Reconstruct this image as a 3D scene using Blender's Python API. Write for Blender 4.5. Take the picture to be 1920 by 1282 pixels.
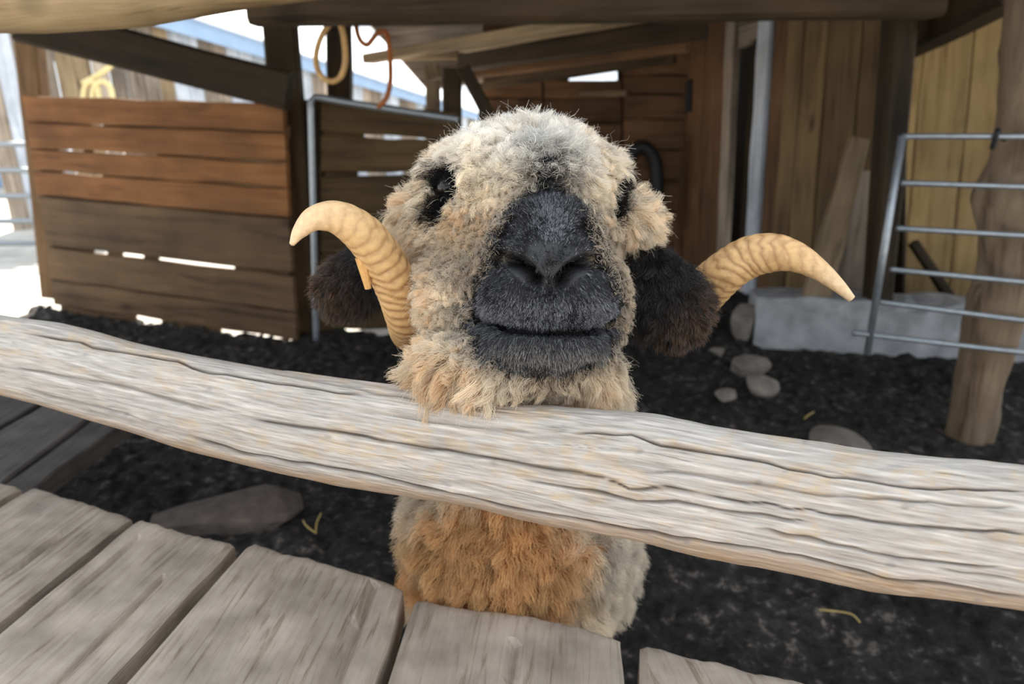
import bpy, bmesh, math, random
import numpy as np
from mathutils import Vector, Matrix
from mathutils.kdtree import KDTree

random.seed(5); rng = np.random.default_rng(7)
for o in list(bpy.data.objects): bpy.data.objects.remove(o)
SC = bpy.context.scene; COL = SC.collection

# ------------------------------------------------------------------ camera
FPX, CX, CY = 1280.0, 960.0, 641.0
PITCH = math.radians(19.0)
CAM = np.array([0.0, 0.0, 1.2])
Rv = np.array([1.0, 0, 0]); Fv = np.array([0, math.cos(PITCH), -math.sin(PITCH)]); Uv = np.array([0, math.sin(PITCH), math.cos(PITCH)])
cd = bpy.data.cameras.new('camera'); cam = bpy.data.objects.new('camera', cd); COL.objects.link(cam)
cd.lens = 24; cd.sensor_width = 36; cd.sensor_fit = 'HORIZONTAL'; cd.clip_start = 0.02; cd.clip_end = 200
cam.location = CAM; cam.rotation_euler = (math.pi / 2 - PITCH, 0, 0)
cd.dof.use_dof = True; cd.dof.focus_distance = 0.64; cd.dof.aperture_fstop = 5.0
SC.camera = cam

# ------------------------------------------------------------------ light
SC.view_settings.view_transform = 'Standard'; SC.view_settings.look = 'None'
SC.view_settings.exposure = 0.85; SC.view_settings.gamma = 1.0; SC.view_settings.use_curve_mapping = False
SC.cycles.diffuse_bounces = 10; SC.cycles.transmission_bounces = 12
w = bpy.data.worlds.new('sky'); SC.world = w; w.use_nodes = True
bgn = w.node_tree.nodes['Background']; bgn.inputs['Color'].default_value = (0.86, 0.93, 1.0, 1); bgn.inputs['Strength'].default_value = 1.0
sd = bpy.data.lights.new('sun', 'SUN'); sd.energy = 9.0; sd.angle = 0.01; sd.color = (1.0, 0.93, 0.82)
sun = bpy.data.objects.new('sun', sd); COL.objects.link(sun)
SUN_EL, SUN_AZ = math.radians(46), math.radians(-12)     # azimuth from +Y towards +X
sdir = Vector((math.sin(SUN_AZ) * math.cos(SUN_EL), math.cos(SUN_AZ) * math.cos(SUN_EL), math.sin(SUN_EL)))
sun.rotation_euler = sdir.to_track_quat('Z', 'Y').to_euler(); sun.location = (0, 6, 8)

# ------------------------------------------------------------------ helpers
def PX(x, y, d): return CAM + d * Fv + (x - CX) / FPX * d * Rv + (CY - y) / FPX * d * Uv
def ray(x, y): return Fv + (x - CX) / FPX * Rv + (CY - y) / FPX * Uv
def on_z(x, y, z):
    r = ray(x, y); return CAM + r * ((z - CAM[2]) / r[2])
def on_pl(x, y, p0, n):
    r = ray(x, y); return CAM + r * (np.dot(np.asarray(p0) - CAM, n) / np.dot(r, n))
def on_y(x, y, Y): return on_pl(x, y, (0, Y, 0), np.array([0, 1.0, 0]))
def proj(P):
    q = np.asarray(P) - CAM; d = q @ Fv
    return CX + FPX * (q @ Rv) / d, CY - FPX * (q @ Uv) / d, d
def lin(r, g, b):
    return tuple(((c / 255) / 12.92 if c / 255 <= .04045 else ((c / 255 + .055) / 1.055) ** 2.4) for c in (r, g, b))
def srgb(r, g, b): return lin(r, g, b) + (1.0,)
def ss(a, b, x):
    t = np.clip((x - a) / (b - a), 0, 1); return t * t * (3 - 2 * t)
_perm = rng.random((256, 256))
def vnoise(x, y, seed=0):
    x = np.asarray(x, float) + seed * 17.31; y = np.asarray(y, float) + seed * 9.77
    xi = np.floor(x).astype(int); yi = np.floor(y).astype(int); fx = x - xi; fy = y - yi
    fx = fx * fx * (3 - 2 * fx); fy = fy * fy * (3 - 2 * fy)
    g = lambda a, b: _perm[a & 255, b & 255]
    return (g(xi, yi) * (1 - fx) + g(xi + 1, yi) * fx) * (1 - fy) + (g(xi, yi + 1) * (1 - fx) + g(xi + 1, yi + 1) * fx) * fy
def fbm(x, y, o=4, seed=0):
    s = 0; a = .5
    for k in range(o):
        s = s + a * vnoise(np.asarray(x) * 2 ** k, np.asarray(y) * 2 ** k, seed + k); a *= .5
    return s

def tag(o, label=None, cat=None, group=None, kind=None):
    if label: o['label'] = label
    if cat: o['category'] = cat
    if group: o['group'] = group
    if kind: o['kind'] = kind
    return o
def empty(name, loc=(0, 0, 0)):
    o = bpy.data.objects.new(name, None); COL.objects.link(o); o.location = loc; o.empty_display_size = .05; return o
def link(name, me, mat, parent=None, smooth=False, mw=None):
    o = bpy.data.objects.new(name, me); COL.objects.link(o)
    if mat and not me.materials: me.materials.append(mat)
    if smooth:
        me.polygons.foreach_set('use_smooth', [True] * len(me.polygons))
    if mw is not None: o.matrix_world = mw
    if parent is not None:
        o.parent = parent
        o.matrix_parent_inverse = Matrix.Translation(parent.location).inverted() if parent.parent is None else (Matrix.Translation(parent.parent.location)).inverted() if False else Matrix.Translation(parent.location).inverted()
    return o
def mesh_np(name, V, F):
    me = bpy.data.meshes.new(name); me.from_pydata([tuple(v) for v in np.asarray(V)], [], [tuple(int(i) for i in f) for f in F]); me.update(); return me
def grid_faces(nu, nv, wrapv=False):
    i = np.arange(nu - 1)[:, None]; j = np.arange(nv if wrapv else nv - 1)[None]
    j2 = (j + 1) % nv
    return np.stack([i * nv + j + 0 * i, (i + 1) * nv + j, (i + 1) * nv + j2, i * nv + j2 + 0 * j], -1).reshape(-1, 4)
def fast_mesh(name, V, F):
    me = bpy.data.meshes.new(name); V = np.asarray(V, np.float32); F = np.asarray(F, np.int32); k = F.shape[1]
    me.vertices.add(len(V)); me.vertices.foreach_set('co', V.ravel())
    me.loops.add(F.size); me.loops.foreach_set('vertex_index', F.ravel())
    me.polygons.add(len(F)); me.polygons.foreach_set('loop_start', np.arange(0, F.size, k, dtype=np.int32))
    me.update(calc_edges=True); me.validate(); return me

# ------------------------------------------------------------------ materials
def newmat(name):
    m = bpy.data.materials.new(name); m.use_nodes = True; nt = m.node_tree
    return m, nt, nt.nodes['Principled BSDF']
def N(nt, t, **k):
    n = nt.nodes.new(t)
    for a, v in k.items(): setattr(n, a, v)
    return n
def wood(name, ca, cb, dark, scale=1.0, rough=.75, knots=.5, bump=.3, vary=.25, axis='X'):
    m, nt, b = newmat(name); L = nt.links.new
    tc = N(nt, 'ShaderNodeTexCoord'); oi = N(nt, 'ShaderNodeObjectInfo')
    add = N(nt, 'ShaderNodeVectorMath', operation='ADD'); L(tc.outputs['Object'], add.inputs[0])
    mul = N(nt, 'ShaderNodeVectorMath', operation='SCALE'); mul.inputs['Scale'].default_value = 37.0
    cmb = N(nt, 'ShaderNodeCombineXYZ')
    for i in range(3): L(oi.outputs['Random'], cmb.inputs[i])
    L(cmb.outputs[0], mul.inputs[0]); L(mul.outputs[0], add.inputs[1])
    mp = N(nt, 'ShaderNodeMapping'); L(add.outputs[0], mp.inputs['Vector'])
    mp.inputs['Scale'].default_value = (1.6 * scale, 22 * scale, 22 * scale)
    n1 = N(nt, 'ShaderNodeTexNoise'); n1.inputs['Scale'].default_value = 1.3; n1.inputs['Detail'].default_value = 8; n1.inputs['Roughness'].default_value = .65; n1.inputs['Distortion'].default_value = .6
    L(mp.outputs[0], n1.inputs['Vector'])
    n2 = N(nt, 'ShaderNodeTexNoise'); n2.inputs['Scale'].default_value = 3.0 * scale; n2.inputs['Detail'].default_value = 4
    L(add.outputs[0], n2.inputs['Vector'])
    cr = N(nt, 'ShaderNodeValToRGB'); L(n1.outputs['Fac'], cr.inputs['Fac'])
    e = cr.color_ramp.elements; e[0].position = .3; e[0].color = dark; e[1].position = .72; e[1].color = cb
    x = e.new(.45); x.color = ca
    mx = N(nt, 'ShaderNodeMix', data_type='RGBA', blend_type='MULTIPLY'); L(cr.outputs[0], mx.inputs['A'])
    r2 = N(nt, 'ShaderNodeMapRange'); L(n2.outputs['Fac'], r2.inputs['Value']); r2.inputs['From Min'].default_value = .3; r2.inputs['From Max'].default_value = .7; r2.inputs['To Min'].default_value = .62; r2.inputs['To Max'].default_value = 1.15
    L(r2.outputs[0], mx.inputs['B']); mx.inputs['Factor'].default_value = 1
    # knots
    vm = N(nt, 'ShaderNodeMapping'); L(add.outputs[0], vm.inputs['Vector']); vm.inputs['Scale'].default_value = (2.2 * scale, 5 * scale, 0.01)
    vo = N(nt, 'ShaderNodeTexVoronoi'); L(vm.outputs[0], vo.inputs['Vector']); vo.inputs['Scale'].default_value = 1.0
    kr = N(nt, 'ShaderNodeMapRange'); L(vo.outputs['Distance'], kr.inputs['Value']); kr.inputs['From Min'].default_value = .05; kr.inputs['From Max'].default_value = .14; kr.inputs['To Min'].default_value = 1 - knots; kr.inputs['To Max'].default_value = 1
    mk = N(nt, 'ShaderNodeMix', data_type='RGBA', blend_type='MULTIPLY'); mk.inputs['Factor'].default_value = 1
    L(mx.outputs['Result'], mk.inputs['A']); L(kr.outputs[0], mk.inputs['B'])
    rv = N(nt, 'ShaderNodeMapRange'); L(oi.outputs['Random'], rv.inputs['Value']); rv.inputs['To Min'].default_value = 1 - vary; rv.inputs['To Max'].default_value = 1 + vary
    mv = N(nt, 'ShaderNodeMix', data_type='RGBA', blend_type='MULTIPLY'); mv.inputs['Factor'].default_value = 1
    L(mk.outputs['Result'], mv.inputs['A']); L(rv.outputs[0], mv.inputs['B'])
    L(mv.outputs['Result'], b.inputs['Base Color']); b.inputs['Roughness'].default_value = rough
    b.inputs['Specular IOR Level'].default_value = .25
    bm = N(nt, 'ShaderNodeBump'); bm.inputs['Strength'].default_value = bump; bm.inputs['Distance'].default_value = .01
    L(n1.outputs['Fac'], bm.inputs['Height']); L(bm.outputs[0], b.inputs['Normal'])
    return m
def plain(name, col, rough=.6, metal=0, noise=.15, nscale=30, bump=.1):
    m, nt, b = newmat(name); L = nt.links.new
    tc = N(nt, 'ShaderNodeTexCoord'); n1 = N(nt, 'ShaderNodeTexNoise'); n1.inputs['Scale'].default_value = nscale; n1.inputs['Detail'].default_value = 5
    L(tc.outputs['Object'], n1.inputs['Vector'])
    r = N(nt, 'ShaderNodeMapRange'); L(n1.outputs['Fac'], r.inputs['Value']); r.inputs['From Min'].default_value = .3; r.inputs['From Max'].default_value = .7; r.inputs['To Min'].default_value = 1 - noise; r.inputs['To Max'].default_value = 1 + noise
    mx = N(nt, 'ShaderNodeMix', data_type='RGBA', blend_type='MULTIPLY'); mx.inputs['Factor'].default_value = 1; mx.inputs['A'].default_value = col
    L(r.outputs[0], mx.inputs['B']); L(mx.outputs['Result'], b.inputs['Base Color'])
    b.inputs['Roughness'].default_value = rough; b.inputs['Metallic'].default_value = metal
    bm = N(nt, 'ShaderNodeBump'); bm.inputs['Strength'].default_value = bump; bm.inputs['Distance'].default_value = .01
    L(n1.outputs['Fac'], bm.inputs['Height']); L(bm.outputs[0], b.inputs['Normal'])
    return m
def vcol(name, rough=.7, spec=.3, nscale=(60, 60, 60), namt=.2, bump=.2, hair=False, attr='Col'):
    m, nt, b = newmat(name); L = nt.links.new
    at = N(nt, 'ShaderNodeAttribute', attribute_name=attr)
    b.inputs['Roughness'].default_value = rough; b.inputs['Specular IOR Level'].default_value = spec
    if hair:
        L(at.outputs['Color'], b.inputs['Base Color']); return m
    tc = N(nt, 'ShaderNodeTexCoord'); mp = N(nt, 'ShaderNodeMapping'); L(tc.outputs['Object'], mp.inputs['Vector']); mp.inputs['Scale'].default_value = nscale
    n1 = N(nt, 'ShaderNodeTexNoise'); n1.inputs['Scale'].default_value = 1; n1.inputs['Detail'].default_value = 6; L(mp.outputs[0], n1.inputs['Vector'])
    r = N(nt, 'ShaderNodeMapRange'); L(n1.outputs['Fac'], r.inputs['Value']); r.inputs['From Min'].default_value = .3; r.inputs['From Max'].default_value = .7; r.inputs['To Min'].default_value = 1 - namt; r.inputs['To Max'].default_value = 1 + namt
    mx = N(nt, 'ShaderNodeMix', data_type='RGBA', blend_type='MULTIPLY'); mx.inputs['Factor'].default_value = 1
    L(at.outputs['Color'], mx.inputs['A']); L(r.outputs[0], mx.inputs['B']); L(mx.outputs['Result'], b.inputs['Base Color'])
    bm = N(nt, 'ShaderNodeBump'); bm.inputs['Strength'].default_value = bump; bm.inputs['Distance'].default_value = .004
    L(n1.outputs['Fac'], bm.inputs['Height']); L(bm.outputs[0], b.inputs['Normal'])
    return m
def set_col(me, C):
    C = np.asarray(C, np.float32)
    if C.shape[1] == 3: C = np.concatenate([C, np.ones((len(C), 1), np.float32)], 1)
    a = me.attributes.new('Col', 'FLOAT_COLOR', 'POINT'); a.data.foreach_set('color', np.ascontiguousarray(C).ravel())

M = {}
M['orange'] = wood('orange_board_wood', srgb(116, 76, 42), srgb(134, 92, 54), srgb(82, 50, 24), .8)
M['brown'] = wood('brown_board_wood', srgb(104, 80, 56), srgb(122, 96, 68), srgb(66, 48, 32), .8)
M['dark'] = wood('dark_beam_wood', srgb(70, 56, 38), srgb(92, 74, 50), srgb(36, 26, 16), .7)
M['vdark'] = wood('darkest_beam_wood', srgb(46, 36, 24), srgb(64, 50, 34), srgb(22, 16, 10), .7)  # darkest brown of the beam woods
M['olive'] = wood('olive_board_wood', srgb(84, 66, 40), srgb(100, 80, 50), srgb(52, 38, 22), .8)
M['grey'] = wood('weathered_grey_wood', srgb(140, 126, 112), srgb(172, 158, 142), srgb(84, 70, 58), .8, vary=.45)
M['pale'] = wood('bleached_pale_wood', srgb(190, 196, 206), srgb(214, 220, 228), srgb(140, 146, 156), .8, knots=.2, vary=.15)
M['tanpost'] = wood('tan_post_wood', srgb(138, 118, 92), srgb(160, 140, 110), srgb(88, 72, 52), .8)
M['yellow'] = wood('yellow_board_wood', srgb(150, 124, 82), srgb(168, 142, 98), srgb(112, 82, 48), .7)
M['olive2'] = wood('honey_board_wood', srgb(108, 88, 60), srgb(128, 106, 74), srgb(70, 52, 32), .8, knots=.75)
M['redbrown'] = wood('redbrown_board_wood', srgb(100, 72, 48), srgb(118, 88, 62), srgb(62, 42, 26), .8)
M['deck'] = wood('deck_board_wood', srgb(170, 156, 142), srgb(182, 170, 158), srgb(128, 112, 94), 5.0, rough=.6, knots=.15, bump=.35, vary=.05)
M['log'] = wood('peeled_log_wood', srgb(156, 132, 98), srgb(180, 156, 120), srgb(104, 84, 56), 1.4)
M['trunk'] = wood('rough_trunk_wood', srgb(116, 98, 78), srgb(142, 124, 102), srgb(66, 50, 36), .6, knots=.8, bump=.6)
M['dark_grey'] = wood('dark_grey_wood', srgb(78, 73, 70), srgb(96, 90, 86), srgb(50, 45, 42), 3.0, rough=.7, knots=.2)  # darker grey wood for the lower ramp boards
M['metal'] = plain('galvanised_steel', srgb(150, 156, 162), .4, .7, .12, 40)
M['hose'] = plain('tan_rubber_hose', srgb(190, 150, 96), .5, 0, .2, 40)
M['hoseo'] = plain('orange_rubber_hose', srgb(150, 84, 34), .5, 0, .2, 40)
M['hosey'] = plain('yellow_plastic_hose', srgb(226, 206, 150), .5, 0, .15, 40)
M['stone'] = plain('grey_stone', srgb(120, 112, 104), .85, 0, .35, 14, .5)
M['slab'] = plain('brown_stone_slab', srgb(92, 82, 76), .85, 0, .35, 22, .5)
M['sill'] = plain('pale_concrete', srgb(150, 150, 152), .85, 0, .25, 12, .4)
M['straw'] = plain('dry_straw', srgb(190, 165, 100), .7, 0, .2, 50)
M['gravel'] = plain('sunlit_gravel', srgb(190, 186, 178), .9, 0, .15, 6, .3)
M['roofm'] = plain('pale_sheet_roof', srgb(225, 230, 236), .6, 0, .05, 3, .05)
M['fascia'] = plain('shade_blue_fascia', srgb(150, 176, 208), .6, 0, .08, 6)  # pale fascia band, its bluish shade put into the colour
M['bluewall'] = plain('blue_grey_render', srgb(128, 158, 192), .8, 0, .15, 3)
M['darkroof'] = plain('dark_slate_roof', srgb(70, 74, 86), .8, 0, .15, 3)
M['black'] = plain('black_rubber', srgb(24, 24, 26), .6, 0, .2, 30)

# ------------------------------------------------------------------ shape builders
def frame(X, Z, o):
    X = Vector(X).normalized(); Z = Vector(Z); Z = (Z - X * Z.dot(X)).normalized(); Y = Z.cross(X)
    m = Matrix((X, Y, Z)).transposed().to_4x4(); m.translation = Vector(o); return m
def board(name, A, B, C, D, th, mat, parent=None, nseg=7, wob=.0035, seed=0):
    """quad A-B (one long edge) D-C (other long edge), front face; thickness th goes away from the viewer."""
    A, B, C, D = [np.asarray(p, float) for p in (A, B, C, D)]
    n = np.cross(B - A, D - A); n /= np.linalg.norm(n); ctr = (A + B + C + D) / 4
    if np.dot(n, CAM - ctr) < 0: n = -n
    mw = frame((B - A) + (C - D), n, ctr); inv = np.array(mw.inverted())
    r = np.random.default_rng(int(abs(ctr[0]) * 1e4 + abs(ctr[2]) * 1e3 + seed) % 99991)
    V = []
    bev = min(.006, th * .25)
    for i in range(nseg):
        t = i / (nseg - 1); a = A + (B - A) * t; d = D + (C - D) * t
        e = (d - a) / np.linalg.norm(d - a)
        a = a + e * r.normal(0, wob); d = d - e * r.normal(0, wob)
        z = n * r.normal(0, wob * .3)
        V += [a + e * bev + z, d - e * bev + z, d - n * bev + z, d - n * th, a - n * th, a - n * bev + z]
    V = np.array(V); Vl = (inv[:3, :3] @ V.T).T + inv[:3, 3]
    F = [f for f in grid_faces(nseg, 6, True)[:, ::-1]]
    k = (nseg - 1) * 6
    me = mesh_np(name, Vl, F + [tuple(range(6)), tuple(reversed(range(k, k + 6)))])
    bmm = bmesh.new(); bmm.from_mesh(me); bmesh.ops.recalc_face_normals(bmm, faces=bmm.faces); bmm.to_mesh(me); bmm.free()
    return link(name, me, mat, parent, mw=mw)
def beam(name, p, q, w, h, mat, parent=None, up=(0, 0, 1), seed=0):
    """squared timber from p to q (centre line), width w, height h."""
    p = np.asarray(p, float); q = np.asarray(q, float); X = (q - p) / np.linalg.norm(q - p); up = np.asarray(up, float)
    Z = up - X * np.dot(up, X); Z /= np.linalg.norm(Z); Y = np.cross(Z, X)
    r = np.random.default_rng(seed + int(abs(p[0]) * 997)); L = np.linalg.norm(q - p); ns = max(4, int(L / .25))
    c = min(w, h) * .12; ring = [(-w/2+c, -h/2), (w/2-c, -h/2), (w/2, -h/2+c), (w/2, h/2-c), (w/2-c, h/2), (-w/2+c, h/2), (-w/2, h/2-c), (-w/2, -h/2+c)]
    V = []
    for i in range(ns):
        x = -L / 2 + L * i / (ns - 1); dy, dz, s = r.normal(0, .002), r.normal(0, .002), 1 + r.normal(0, .015)
        V += [(x, a * s + dy, b * s + dz) for a, b in ring]
    F = [tuple(f) for f in grid_faces(ns, 8, True)[:, ::-1]]; k = (ns - 1) * 8
    me = mesh_np(name, V, F + [tuple(range(8)), tuple(reversed(range(k, k + 8)))])
    bmm = bmesh.new(); bmm.from_mesh(me); bmesh.ops.recalc_face_normals(bmm, faces=bmm.faces); bmm.to_mesh(me); bmm.free()
    return link(name, me, mat, parent, mw=frame(X, Z, (p + q) / 2))
def spline(pts, n):
    P = np.asarray(pts, float); k = len(P); t = np.concatenate([[0], np.cumsum(np.linalg.norm(np.diff(P[:, :3], axis=0), axis=1) + 1e-9)]); t /= t[-1]
    m = np.zeros_like(P)
    for i in range(k):
        a, b = max(i - 1, 0), min(i + 1, k - 1); m[i] = (P[b] - P[a]) / (t[b] - t[a])
    u = np.linspace(0, 1, n); j = np.clip(np.searchsorted(t, u, side='right') - 1, 0, k - 2)
    h = t[j + 1] - t[j]; s = ((u - t[j]) / h)[:, None]; h = h[:, None]
    return (2*s**3-3*s**2+1)*P[j] + (s**3-2*s**2+s)*h*m[j] + (-2*s**3+3*s**2)*P[j+1] + (s**3-s**2)*h*m[j+1]
def sweep(Pr, nseg, ringfn=None):
    """Pr: n x 4 (xyz radius) -> verts, quads, with rotation-minimising frames. ringfn(i, ang, t)-> radius factor"""
    P = Pr[:, :3]; R = Pr[:, 3]; n = len(P); T = np.gradient(P, axis=0); T /= np.linalg.norm(T, axis=1)[:, None]
    u = np.cross(T[0], [0, 0, 1.0]); u = u if np.linalg.norm(u) > .1 else np.cross(T[0], [0, 1.0, 0]); u /= np.linalg.norm(u)
    ang = np.linspace(0, 2 * math.pi, nseg, endpoint=False); V = np.zeros((n, nseg, 3))
    for i in range(n):
        u = u - T[i] * np.dot(u, T[i]); u /= np.linalg.norm(u); v = np.cross(T[i], u)
        rr = R[i] * (ringfn(i, ang, i / (n - 1)) if ringfn else np.ones(nseg))
        V[i] = P[i] + rr[:, None] * (np.cos(ang)[:, None] * u + np.sin(ang)[:, None] * v)
    return V.reshape(-1, 3), grid_faces(n, nseg, True)
def tube(name, pts, r, mat, parent=None, n=None, nseg=10, cap=True):
    P = np.asarray([tuple(p) for p in pts]); n = n or (2 if len(P) == 2 else 6 * len(P))
    c = P.mean(0); S = spline(np.c_[P - c, np.full(len(P), r)], n)
    V, F = sweep(S, nseg); F = [tuple(f) for f in F]
    if cap: F += [tuple(reversed(range(nseg))), tuple(range((n - 1) * nseg, n * nseg))]
    me = mesh_np(name, V, F); bmm = bmesh.new(); bmm.from_mesh(me); bmesh.ops.recalc_face_normals(bmm, faces=bmm.faces); bmm.to_mesh(me); bmm.free()
    return link(name, me, mat, parent, smooth=True, mw=Matrix.Translation(Vector(c)))
def rock(name, c, size, mat, seed, squash=1.0, sub=3, parent=None):
    bmm = bmesh.new(); bmesh.ops.create_icosphere(bmm, subdivisions=sub, radius=1)
    r = np.random.default_rng(seed); dirs = r.normal(size=(9, 3)) * [1, 1, .6]; dirs /= np.linalg.norm(dirs, axis=1)[:, None]; off = r.uniform(.5, .85, 9)
    for v in bmm.verts:
        p = np.array(v.co); k = 1.0
        for d_, o_ in zip(dirs, off):
            q = p @ d_
            if q > o_: p = p - d_ * (q - o_) * .95
        v.co = Vector(p * np.asarray(size)) 
    me = bpy.data.meshes.new(name); bmm.to_mesh(me); bmm.free()
    return link(name, me, mat, parent, mw=Matrix.Translation(Vector(c)) @ Matrix.Rotation(r.uniform(0, 6.28), 4, 'Z'))

# ================================================================== SETTING
# ---- outside ground
V = []; n = 40
xs = np.linspace(-30, 30, n); ys = np.linspace(-20, 45, n); X, Y = np.meshgrid(xs, ys, indexing='ij')
Z = -0.06 + 0 * X
me = fast_mesh('ground', np.c_[X.ravel(), Y.ravel(), Z.ravel()], grid_faces(n, n)[:, ::-1][:, ::-1]); me.materials.append(M['gravel'])
tag(link('ground', me, None), 'pale sunlit yard ground around the shed', None, kind='structure')

# ---- dirt floor of the pen
def dirtmat():
    m, nt, b = newmat('dark_trampled_dirt'); L = nt.links.new
    tc = N(nt, 'ShaderNodeTexCoord'); a = N(nt, 'ShaderNodeTexNoise'); a.inputs['Scale'].default_value = 26; a.inputs['Detail'].default_value = 9; a.inputs['Roughness'].default_value = .7
    c = N(nt, 'ShaderNodeTexNoise'); c.inputs['Scale'].default_value = 2.2; c.inputs['Detail'].default_value = 4
    L(tc.outputs['Object'], a.inputs['Vector']); L(tc.outputs['Object'], c.inputs['Vector'])
    cr = N(nt, 'ShaderNodeValToRGB'); L(a.outputs['Fac'], cr.inputs['Fac']); e = cr.color_ramp.elements
    e[0].position = .38; e[0].color = srgb(24, 23, 24); e[1].position = .70; e[1].color = srgb(138, 128, 120); x = e.new(.56); x.color = srgb(56, 52, 50)
    r = N(nt, 'ShaderNodeMapRange'); L(c.outputs['Fac'], r.inputs['Value']); r.inputs['From Min'].default_value = .35; r.inputs['From Max'].default_value = .65; r.inputs['To Min'].default_value = .55; r.inputs['To Max'].default_value = 1.3
    mx = N(nt, 'ShaderNodeMix', data_type='RGBA', blend_type='MULTIPLY'); mx.inputs['Factor'].default_value = 1
    L(cr.outputs[0], mx.inputs['A']); L(r.outputs[0], mx.inputs['B']); L(mx.outputs['Result'], b.inputs['Base Color'])
    b.inputs['Roughness'].default_value = .85; b.inputs['Specular IOR Level'].default_value = .3
    bm = N(nt, 'ShaderNodeBump'); bm.inputs['Strength'].default_value = .8; bm.inputs['Distance'].default_value = .02
    L(a.outputs['Fac'], bm.inputs['Height']); L(bm.outputs[0], b.inputs['Normal']); return m
nx, ny = 320, 260
U_, W_ = np.meshgrid(np.linspace(0, 1, nx), np.linspace(0, 1, ny), indexing='ij')
Yd = .2 + W_ * 5.6
Xd = -3.05 + U_ * 6.65
Zd = (fbm(Xd * 3, Yd * 3, 4) - .5) * .07 + (np.abs(fbm(Xd * 14, Yd * 14, 4, 5) - .45)) * .10 - .02
ff = grid_faces(nx, ny); PA = on_z(550, 628, .03); PB = on_z(98, 566, .03); fx_, fy_ = Xd.ravel()[ff].mean(1), Yd.ravel()[ff].mean(1)
lim = np.where(fx_ < PA[0], PA[1] + (fx_ - PA[0]) / (PB[0] - PA[0]) * (PB[1] - PA[1]) + .02, np.where(fx_ < -.27, PA[1] + .15, 99)); ff = ff[fy_ < lim]
me = fast_mesh('floor', np.c_[Xd.ravel(), Yd.ravel(), Zd.ravel()], ff); me.materials.append(dirtmat())
tag(link('floor', me, None, smooth=True), 'dark trampled dirt floor of the sheep pen', None, kind='structure')

# ---- left plank partition  (wall_left)
PA = on_z(550, 628, .03); PB = on_z(98, 566, .03)
pn = np.cross(PB - PA, [0, 0, 1.0]); pn /= np.linalg.norm(pn)
LP = lambda x, y: on_pl(x, y, PA, pn)
wl = tag(empty('wall_left', (PA + PB) / 2), 'plank partition of orange and brown boards with bright gaps', None, kind='structure')
rows = [((40, 180), (530, 196), (532, 246), (50, 228), 'orange'), ((50, 231), (533, 250), (536, 302), (56, 276), 'orange'),
        ((57, 281), (536, 305), (538, 352), (62, 318), 'orange'), ((62, 322), (538, 354), (541, 408), (70, 365), 'orange'),
        ((70, 367), (541, 411), (548, 513), (86, 459), 'brown'), ((86, 463), (548, 520), (553, 586), (95, 524), 'brown'),
        ((95, 526), (553, 588), (556, 637), (101, 571), 'brown')]
for i, (a, b, c, d, m_) in enumerate(rows):
    a2 = lambda p, dx: LP(p[0], p[1])
    board('plank', LP(*a), LP(*b), LP(*c), LP(*d), .028, M[m_], wl, nseg=9, seed=i)

def batten(f, x0, x1, yf, h, off, par, mt='vdark'):
    o_ = np.array([0, off, 0]); board('batten', f(x0, yf(x0) - h) + o_, f(x1, yf(x1) - h) + o_, f(x1, yf(x1) + h) + o_, f(x0, yf(x0) + h) + o_, .015, M[mt], par, nseg=3)
def lerp_y(x0, y0, x1, y1): return lambda x: y0 + (y1 - y0) * (x - x0) / (x1 - x0)
for yf, opens in ((lerp_y(50, 229, 532, 248), [(160, 186)]), (lerp_y(56, 278, 536, 303), [(100, 150), (165, 288)]), (lerp_y(62, 320, 538, 353), [(108, 186), (340, 352)]), (lerp_y(70, 366, 541, 410), []),
                  (lerp_y(86, 461, 548, 517), [(168, 195), (222, 264), (290, 435)]), (lerp_y(95, 525, 553, 587), []), (lerp_y(101, 566, 556, 634), [(248, 297), (408, 528)])):
    x0_ = [x for x in range(40, 110) if yf(x) < 180 + (x - 40) * 6.45 ][-1] if False else 40 + (yf(70) - 180) * .16 + 6; e_ = [x0_] + [v for o2 in opens for v in o2] + [536]
    for a, b in zip(e_[::2], e_[1::2]): batten(LP, a, b, yf, 24 if yf(101) > 560 else 12, .035, wl, 'brown')

# ---- second partition behind the metal gate (wall_middle)
Q0 = np.array([PA[0] + .02, PA[1] + .1, 0]); Q1 = np.array([-.27, PA[1] + .25, 0])
qn = np.cross(Q1 - Q0, [0, 0, 1.0]); qn /= np.linalg.norm(qn)
MP = lambda x, y: on_pl(x, y, Q0, qn)
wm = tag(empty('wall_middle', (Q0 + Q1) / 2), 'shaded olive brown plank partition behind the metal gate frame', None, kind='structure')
rows = [((540, 176), (855, 213), (857, 262), (540, 244)), ((540, 247), (857, 267), (858, 322), (540, 322)), ((540, 326), (858, 326), (858, 396), (540, 400)),
        ((540, 402), (858, 398), (858, 470), (540, 476)), ((540, 478), (858, 473), (858, 545), (540, 552)), ((540, 556), (858, 548), (858, 612), (540, 622))]
for i, (a, b, c, d) in enumerate(rows):
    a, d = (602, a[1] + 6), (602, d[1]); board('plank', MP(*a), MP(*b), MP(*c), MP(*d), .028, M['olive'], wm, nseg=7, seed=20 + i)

for yf, opens in ((lerp_y(584, 250, 857, 265), [(680, 832)]), (lerp_y(584, 324, 858, 324), [(596, 606), (668, 772)]), (lerp_y(584, 401, 858, 397), []), (lerp_y(584, 477, 858, 472), []), (lerp_y(584, 554, 858, 547), [])):
    e_ = [602 if not opens or opens[0][0] > 602 else 594] + [v for o2 in opens for v in o2] + [858]
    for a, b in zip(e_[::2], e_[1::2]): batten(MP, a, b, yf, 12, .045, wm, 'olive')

YQ = PA[1] + .30
tag(board('backing_board', on_y(572, 640, YQ), on_y(545, 185, YQ), on_y(622, 190, YQ), on_y(622, 640, YQ), .025, M['dark'], None, nseg=6), 'upright dark board added to close the light gap behind the corner post', 'board')  # added to stop daylight leaking past the post
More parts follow.
